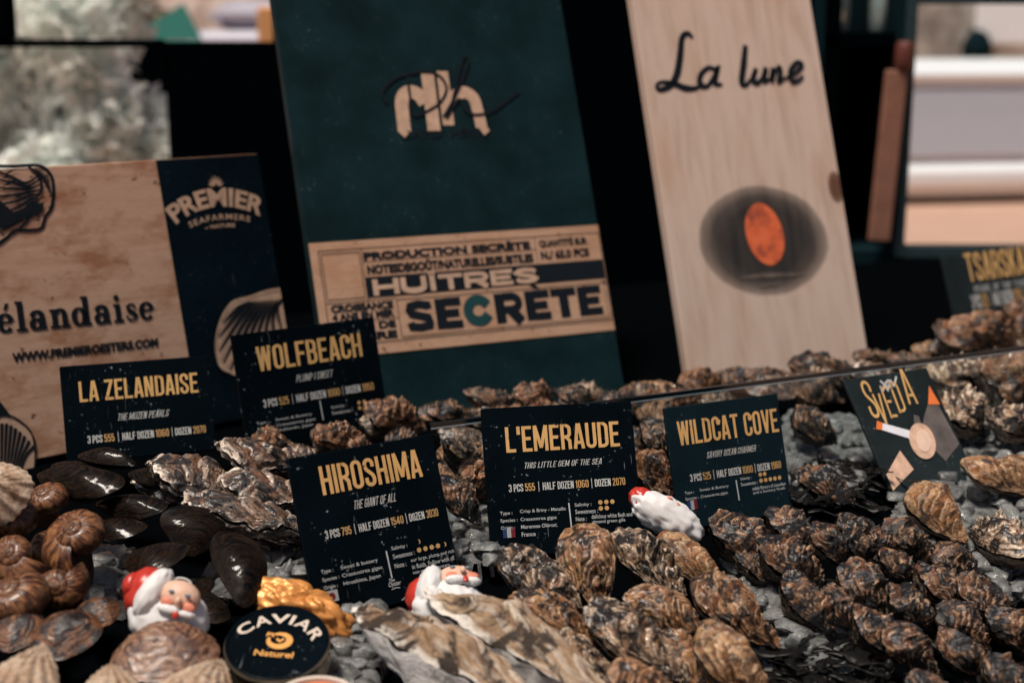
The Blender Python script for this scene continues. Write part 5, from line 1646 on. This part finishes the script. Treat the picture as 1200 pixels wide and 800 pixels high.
gs = .0032; idx = {}; sv = []; sf = []
for i in range(-150, 240):
    for j in range(-70, 110):
        p = P0 + TT * (i * gs) + NN * (j * gs)
        z = bed_z(p[0], p[1])
        q = np.array([p[0], p[1], z]) - EYE; dd_ = q @ FW
        px, py = 600 + FPX * q[0] / dd_, 400 - FPX * (q @ UPV) / dd_
        e = ice_depth(px, py)
        if e > -.05:
            idx[(i, j)] = len(sv); sv.append([p[0], p[1], z, e])
sv = np.array(sv)
hz_ = .0035 + .004 * pn(sv[:, 0] * 60, sv[:, 1] * 60, 0, 71) + .003 * np.abs(pn(sv[:, 0] * 130, sv[:, 1] * 130, 0, 72))
sv[:, 2] += np.where(sv[:, 3] > 0, hz_, hz_ - .014)
for (i, j), a in idx.items():
    if all(k in idx for k in ((i + 1, j), (i + 1, j + 1), (i, j + 1))):
        sf.append((a, idx[(i, j + 1)], idx[(i + 1, j + 1)], idx[(i + 1, j)]))
ice.add(sv[:, :3], sf)
io = ice.build('crushed_ice', M_ICE, None, True)
io.data.set_sharp_from_angle(angle=R_(52))
tag(io, 'grey crushed ice filling the bed between the shells', 'ice', kind='stuff')

M_WEED = plain('seaweed_black', (.005, .0045, .004), .45, .2, var=.5)
wd = MB()
for k in range(150):
    if k < 60: px, py, h = rng.uniform(880, 1010), rng.uniform(756, 815), rng.uniform(.016, .034)
    elif k < 115: px, py, h = rng.uniform(930, 1230), rng.uniform(650, 830), rng.uniform(.004, .030)
    else: px, py, h = rng.uniform(930, 1050), rng.uniform(530, 600), rng.uniform(.005, .028)
    p = on_bed(px, py, h)
    L_ = rng.uniform(.02, .06); a = rng.uniform(0, 6.28); cv = rng.uniform(-1.2, 1.2)
    n_ = 12; w0 = rng.uniform(.0012, .0040); top = []; bot = []
    q = np.array(p)
    for i in range(n_ + 1):
        an = a + cv * i / n_ + .25 * math.sin(i * .9 + k)
        q = q + np.array([math.cos(an), math.sin(an), .25 * math.sin(i * .8 + k * 1.7)]) * L_ / n_
        side = np.array([-math.sin(an), math.cos(an), .5 * math.sin(i * .6 + k)])
        ww = w0 * (.5 + .7 * math.sin(math.pi * (i + 1) / (n_ + 2))) * (1 + .25 * math.sin(i * 2.3 + k))
        top += [q + side * ww + np.array([0, 0, .0004]), q - side * ww + np.array([0, 0, .0004])]
        bot += [q + side * ww - np.array([0, 0, .0004]), q - side * ww - np.array([0, 0, .0004])]
    m2 = len(top); fs = []
    for i in range(n_):
        fs += [(2 * i, 2 * i + 1, 2 * i + 3, 2 * i + 2), (m2 + 2 * i, m2 + 2 * i + 2, m2 + 2 * i + 3, m2 + 2 * i + 1),
               (2 * i, 2 * i + 2, m2 + 2 * i + 2, m2 + 2 * i), (2 * i + 1, m2 + 2 * i + 1, m2 + 2 * i + 3, 2 * i + 3)]
    wd.add(top + bot, fs)
    if k % 3 == 0:
        r_ = rng.uniform(.002, .0035)
        wd.lathe([(r_ * math.sin(math.pi * i / 6) + 1e-5, r_ * 1.6 * -math.cos(math.pi * i / 6)) for i in range(7)], 8, tuple(q))
wo = wd.build('seaweed', M_WEED, None, True)
tag(wo, 'black seaweed strands spread between and in front of the dark oysters', 'seaweed', kind='stuff')

# ------------------------------------------------------------------ behind the stall
YB = 3.0
# black screen put in for the shaded stall interior
a, b_ = at_depth(192, 52, YB), at_depth(985, 52, YB)
zt_, zb_ = 1.5, -1.0
g = MB().box(a[0], b_[0], YB, YB + .03, zb_, at_depth(192, 49, YB)[2]).box(at_depth(318, 0, YB)[0], b_[0], YB, YB + .03, at_depth(192, 49, YB)[2], 1.0)
tag(g.build('interior_shade_screen', M_DARK), 'black screen put in for the shaded stall interior behind the tall boards', 'screen')
# rail over the pale bush
g = MB().box(at_depth(-80, 50, YB)[0], at_depth(192, 50, YB)[0], YB - .02, YB + .02, at_depth(0, 56, YB)[2], at_depth(0, 46, YB)[2], .004)
tag(g.build('dark_rail', M_DARK), 'black horizontal rail crossing the top left above the pale bush', 'rail')
g = MB().box(at_depth(-60, 50, YB)[0], at_depth(17, 50, YB)[0], YB - .025, YB + .025, at_depth(0, 46, YB)[2], 1.0, .004)
tag(g.build('dark_post', M_DARK), 'black post in the top left picture corner', 'post')


# pale bush: many small leaves in a rounded crown
def leafy(name, c, r, n, leaf, mat, trunkmat, seed, label, cat, tr=.02, ground=-1.0, group=None, flat=1.0):
    rg = random.Random(seed)
    o = empty(name, loc=(c[0], c[1], ground))
    lm = MB()
    clumps = [(np.array([rg.gauss(0, .5), rg.gauss(0, .5) * flat, rg.gauss(0, .5)]), rg.uniform(.25, .5)) for _ in range(26)]
    for k in range(n):
        q, cr = rg.choice(clumps)
        dv = np.array([rg.gauss(0, 1), rg.gauss(0, 1), rg.gauss(0, 1)]); dv /= np.linalg.norm(dv)
        p = (q + dv * cr * rg.random() ** .4) * np.array(r) + np.array([0, 0, c[2] - ground])
        u = np.array([rg.gauss(0, 1), rg.gauss(0, 1), rg.gauss(0, 1)]); u /= np.linalg.norm(u)
        w_ = np.cross(u, [rg.random(), rg.random(), 1.0]); w_ /= np.linalg.norm(w_)
        L_ = leaf * rg.uniform(.6, 1.3)
        lm.add([p - u * L_, p + w_ * L_ * .45, p + u * L_, p - w_ * L_ * .45], [(0, 1, 2, 3)])
    lm.build('crown', mat, o)
    tm_ = MB()
    top = c[2] - ground
    tm_.tube([(0, 0, 0), (.02, 0, top * .4), (-.01, .02, top * .8)], [tr, tr * .8, tr * .5], 8)
    for k in range(7):
        a_ = k * .9
        tm_.tube([(0, 0, top * .5), (math.cos(a_) * r[0] * .3, math.sin(a_) * r[1] * .3, top * .75), (math.cos(a_) * r[0] * .6, math.sin(a_) * r[1] * .6, top + r[2] * .3 * math.sin(k))], [tr * .5, tr * .35, tr * .1], 6)
    tm_.build('trunk', trunkmat, o)
    tag(o, label, cat, group)


M_LEAFP = plain('leaf_silver', (.84, .88, .82), .6, .2, nscale=9, var=.3)
nt = M_LEAFP.node_tree; bs = nt.nodes['Principled BSDF']
tl = N(nt, 'ShaderNodeBsdfTranslucent'); tl.inputs[0].default_value = (.90, .96, .92, 1)
mx = N(nt, 'ShaderNodeMixShader'); mx.inputs[0].default_value = .5
nt.links.new(bs.outputs[0], mx.inputs[1]); nt.links.new(tl.outputs[0], mx.inputs[2]); nt.links.new(mx.outputs[0], nt.nodes['Material Output'].inputs[0])
M_LEAFG = plain('leaf_olive', (.22, .24, .14), .6, .2, nscale=3, var=.5)
M_BARK = plain('bark', (.10, .07, .05), .8, .1)
c = at_depth(84, 140, 3.9)
leafy('silver_bush', (c[0], 3.9, c[2] - .02), (.30, .18, .42), 9000, .034, M_LEAFP, M_BARK, 4, 'pale silver-green bush blurred behind the engraved board', 'bush')
c = at_depth(-30, 120, 4.0)
leafy('silver_bush', (c[0], 4.0, c[2]), (.30, .18, .42), 4000, .034, M_LEAFP, M_BARK, 14, 'pale silver-green bush cut by the left picture edge', 'bush')

g = MB().box(at_depth(-120, 100, 4.5)[0], at_depth(330, 100, 4.5)[0], 4.5, 4.53, -1.0, at_depth(100, 50, 4.5)[2])  # sheet added so the backdrop of the bush falls dark
tag(g.build('added_dark_screen', M_DARK), 'black screen added for a dark backdrop behind the pale bush', 'screen')

# shelf unit and window on the right
x0, x1 = at_depth(948, 100, YB)[0], at_depth(1064, 100, YB)[0]
o = empty('shelf_unit', loc=(x0, YB, -1.0))
tag(o, 'dark teal open shelf unit between pale board and window', 'shelf')
zt_ = at_depth(1000, 38, YB)[2] + 1.0; zs = at_depth(1000, 58, YB)[2] + 1.0
MB().box(0, x1 - x0, .34, .36, 0, 1.9).build('back_panel', M_DARKT, o)
MB().box(.003, x1 - x0 - .003, .0, .339, zs, zt_, .004).build('shelf_board', M_DARK, o)
for xx in (0.002, x1 - x0 - .03): MB().box(xx, xx + .026, -.01, .338, 0, 1.9, .003).build('upright', M_DARKT, o)
MB().box(.03, x1 - x0 - .032, .0, .33, .1, at_depth(1000, 292, YB)[2] + 1.0, .004).build('cabinet_door', M_DARKT, o)
m, nt, bs = new_mat('bottle_glass')
bs.inputs['Base Color'].default_value = (.35, .42, .40, 1); bs.inputs['Roughness'].default_value = .12; bs.inputs['Metallic'].default_value = .3
for i, (px, rad, hh, lab) in enumerate(((983, .022, .16, 'clear bottle on the dark shelf, leftmost of three'), (1028, .020, .14, 'clear bottle on the dark shelf, middle of three'), (1048, .024, .15, 'clear bottle on the dark shelf, nearest the window'))):
    c = at_depth(px, 40, YB + .1)
    q = empty('bottle', loc=(c[0], YB + .1, zt_ - 1.0))
    MB().lathe([(rad * .9, 0), (rad, .004), (rad, hh * .6), (rad * .45, hh * .75), (rad * .38, hh * .97), (rad * .45, hh)], 24).build('bottle_body', m, q, True)
    MB().lathe([(rad * .47, hh * 1.001), (rad * .47, hh * 1.10)], 20).build('stopper', M_DARKT, q)
    tag(q, lab, 'bottle', 'bottles on the dark shelf')
c0, c1 = at_depth(1022, 270, YB - .03), at_depth(1046, 82, YB - .03)
o = empty('wooden_board', loc=((c0[0] + c1[0]) / 2, YB - .05, c0[2] - .02))
MB().box(-.022, .022, 0, .02, 0, c1[2] - c0[2] + .02, .003).build('board', plain('red_brown_wood', (.23, .11, .075), .6, .2, nscale=20, var=.25), o)
MB().lathe([(.016, 0), (.019, .006), (.019, .05), (.013, .058)], 20, (.012, .01, c1[2] - c0[2] + .021)).build('knob', plain('red_brown_dark', (.09, .025, .018), .5, .3), o, True)
o.rotation_euler = (0, R_(3), 0)
tag(o, 'narrow upright red-brown wooden board leaning in front of the dark shelf', 'board')
# window
wx0, wx1 = at_depth(1068, 100, YB)[0], at_depth(1068, 100, YB)[0] + .62
wz0, wz1 = at_depth(1100, 288, YB)[2], at_depth(1100, 5, YB)[2]
o = empty('window', loc=(wx0, YB, wz0))
tag(o, 'dark framed window at the right looking out on a bright street', 'window')
fw_ = .022
MB().box(-fw_, 0, -.02, .03, -fw_, wz1 - wz0 + fw_, .002).box(wx1 - wx0, wx1 - wx0 + fw_, -.02, .03, -fw_, wz1 - wz0 + fw_, .002).box(0, wx1 - wx0, -.019, .029, -fw_, 0).box(0, wx1 - wx0, -.019, .029, wz1 - wz0, wz1 - wz0 + fw_).build('window_frame', plain('frame_slate', (.016, .034, .040), .6, .2), o)
MB().box(.0, wx1 - wx0, .004, .008, 0, wz1 - wz0).build('pane', MATS['clear_pane'], o)
g = MB().box(x1, wx1 + .3, YB, YB + .04, -1.0, wz0 - fw_ - .002)
tag(g.build('dado_panel', M_DARKT), 'dark teal panel under the window', 'panel')
g = MB().box(wx0 - fw_, wx1 + .3, YB, YB + .04, wz1 + fw_ + .002, 1.2)
tag(g.build('head_panel', M_DARKT), 'dark teal panel above the window', 'panel')

# street outside
M_VW = plain('van_white', (.80, .79, .80), .4, .4)
M_VG = plain('van_glass', (.50, .52, .60), .3, .4)
YV = 12.4
c = at_depth(1130, 200, YV)
o = empty('white_van', loc=(c[0], YV, -1.0))
o.rotation_euler = (0, 0, R_(10))
tag(o, 'pale van with a wide grey window band seen through the window', 'van')
zz = lambda py: at_depth(1130, py, YV)[2] + 1.0
b = MB().box(-1.5, 1.5, 0, 1.8, zz(232), zz(184), .13)
b.box(-1.42, 1.42, .06, 1.75, zz(184) + .001, zz(104), .03).box(-1.46, 1.46, 0.02, 1.78, zz(104) + .001, zz(72), .11)
b.build('van_body', M_VW, o)
MB().box(-1.28, 1.28, .045, .058, zz(182), zz(107)).build('side_window', M_VG, o)
for sx in (-1.05, 1.05):
    w_ = MB().lathe([(.19, -.08), (.21, -.06), (.21, .06), (.19, .08)], 32)
    ww = w_.build('wheel', plain('tyre', (.02, .02, .02), .8, .2), o); ww.rotation_euler = (R_(90), 0, 0); ww.location = (sx, .15, .21)
YW = 19.0
g = MB().box(-14, 16, YW, YW + .5, -1.0, 9.0)
for i in range(10):
    g.box(-13 + 3 * i, -11.6 + 3 * i, YW - .05, YW + .01, 1.2, 3.2); g.box(-13 + 3 * i, -11.6 + 3 * i, YW - .05, YW + .01, 4.4, 6.4)
m, nt, bs = new_mat('far_wall')
f = noise(nt, coord(nt), .9, 3, .5)
f = noise(nt, coord(nt), 1.6, 4, .6)
nt.links.new(ramp(nt, f, [(.40, (.20, .17, .15)), (.5, (.38, .33, .29)), (.60, (.62, .58, .54))]), bs.inputs['Base Color']); bs.inputs['Roughness'].default_value = .8
tag(g.build('far_building', m), 'tan building wall far behind across the street', 'building')
for i, (px, py, w_, h_, mt, nm, lab, cat) in enumerate(((1180, 26, .40, .28, 'van_white', 'white_notice_board', 'white notice board blurred on the far wall through the window', 'notice board'), (1145, 57, .16, .18, 'dark_teal_panel', 'wall_lantern', 'dark round wall lantern blurred above the pale van', 'lantern'))):
    c = at_depth(px, py, YW - .2)
    q = MB()
    if nm == 'wall_lantern':
        q.lathe([(.05, -.22), (.16, -.15), (.20, 0), (.14, .16), (.04, .24)], 20)
        q.box(-.03, .03, .0, .25, .2, .26)
    else: q.box(-w_, w_, -.04, .04, -h_, h_, .02)
    q = q.build(nm, MATS[mt]); q.location = (c[0], YW - .2, c[2]); tag(q, lab, cat)
c = at_depth(100, 10, 8.0)
leafy('olive_tree', (c[0] - .05, 8.0, c[2] + .15), (.42, .4, .5), 2600, .07, M_LEAFG, M_BARK, 8, 'olive green tree blurred across the street at top left', 'tree', .06)
# teal sun shade and pale parked car seen over the rail
o = empty('teal_awning', loc=tuple(at_depth(190, 40, 7.0)))
p0, p1, p2_ = [np.array(at_depth(x, y, 7.0)) - np.array(o.location) for x, y in ((146, 48), (236, 48), (214, 4))]
g = MB(); e = np.array([0, .03, 0])
g.add([p0, p1, p2_, p0 + e, p1 + e, p2_ + e], [(0, 1, 2), (5, 4, 3), (0, 3, 4, 1), (1, 4, 5, 2), (2, 5, 3, 0)]).build('shade_cloth', plain('teal_cloth', (.04, .22, .19), .7, .2), o)
b_ = MB().tube([p1, p1 + np.array([0, 0, -1.0 - at_depth(232, 48, 7.0)[2]])], .02, 8).build('shade_pole', M_STEEL, o)
tag(o, 'teal triangular sun shade blurred at the top left', 'sun shade')
c = at_depth(262, 30, 9.0)
o = empty('lilac_car', loc=(c[0], 9.0, -1.0))
zz = lambda py: at_depth(262, py, 9.0)[2] + 1.0
MB().box(-.24, 1.9, 0, 1.6, .16, zz(36), .05).build('car_body', plain('car_lilac', (.36, .35, .43), .35, .5), o)
MB().box(-.12, 1.5, .1, 1.5, zz(36) + .001, zz(0), .08).build('car_cabin', plain('car_lilac_glass', (.33, .32, .38), .2, .5), o)
for sx in (.15, 1.5):
    ww = MB().lathe([(.26, -.09), (.29, -.06), (.29, .06), (.26, .09)], 28).build('wheel', MATS['tyre'], o); ww.rotation_euler = (R_(90), 0, 0); ww.location = (sx, .12, .29)
tag(o, 'pale lilac parked car blurred behind the tall teal board', 'car')
c = at_depth(36, 30, 6.0)
o = MB().box(-.055, .055, 0, .08, 0, 2.4, .008).build('pale_post', plain('pale_pink_paint', (.62, .46, .40), .7, .2))
o.location = (c[0], 6.0, -1.0)
tag(o, 'pale pinkish post blurred at top left next to the black post', 'post')
c = at_depth(308, 30, 5.0)
o = MB().box(-.02, .08, 0, .05, 0, at_depth(312, 8, 5.0)[2] + 1.0, .008).build('orange_board', plain('orange_paint', (.62, .30, .12), .6, .2))
o.location = (c[0], 5.0, -1.0)
tag(o, 'orange board end peeping out left of the tall teal board', 'board')
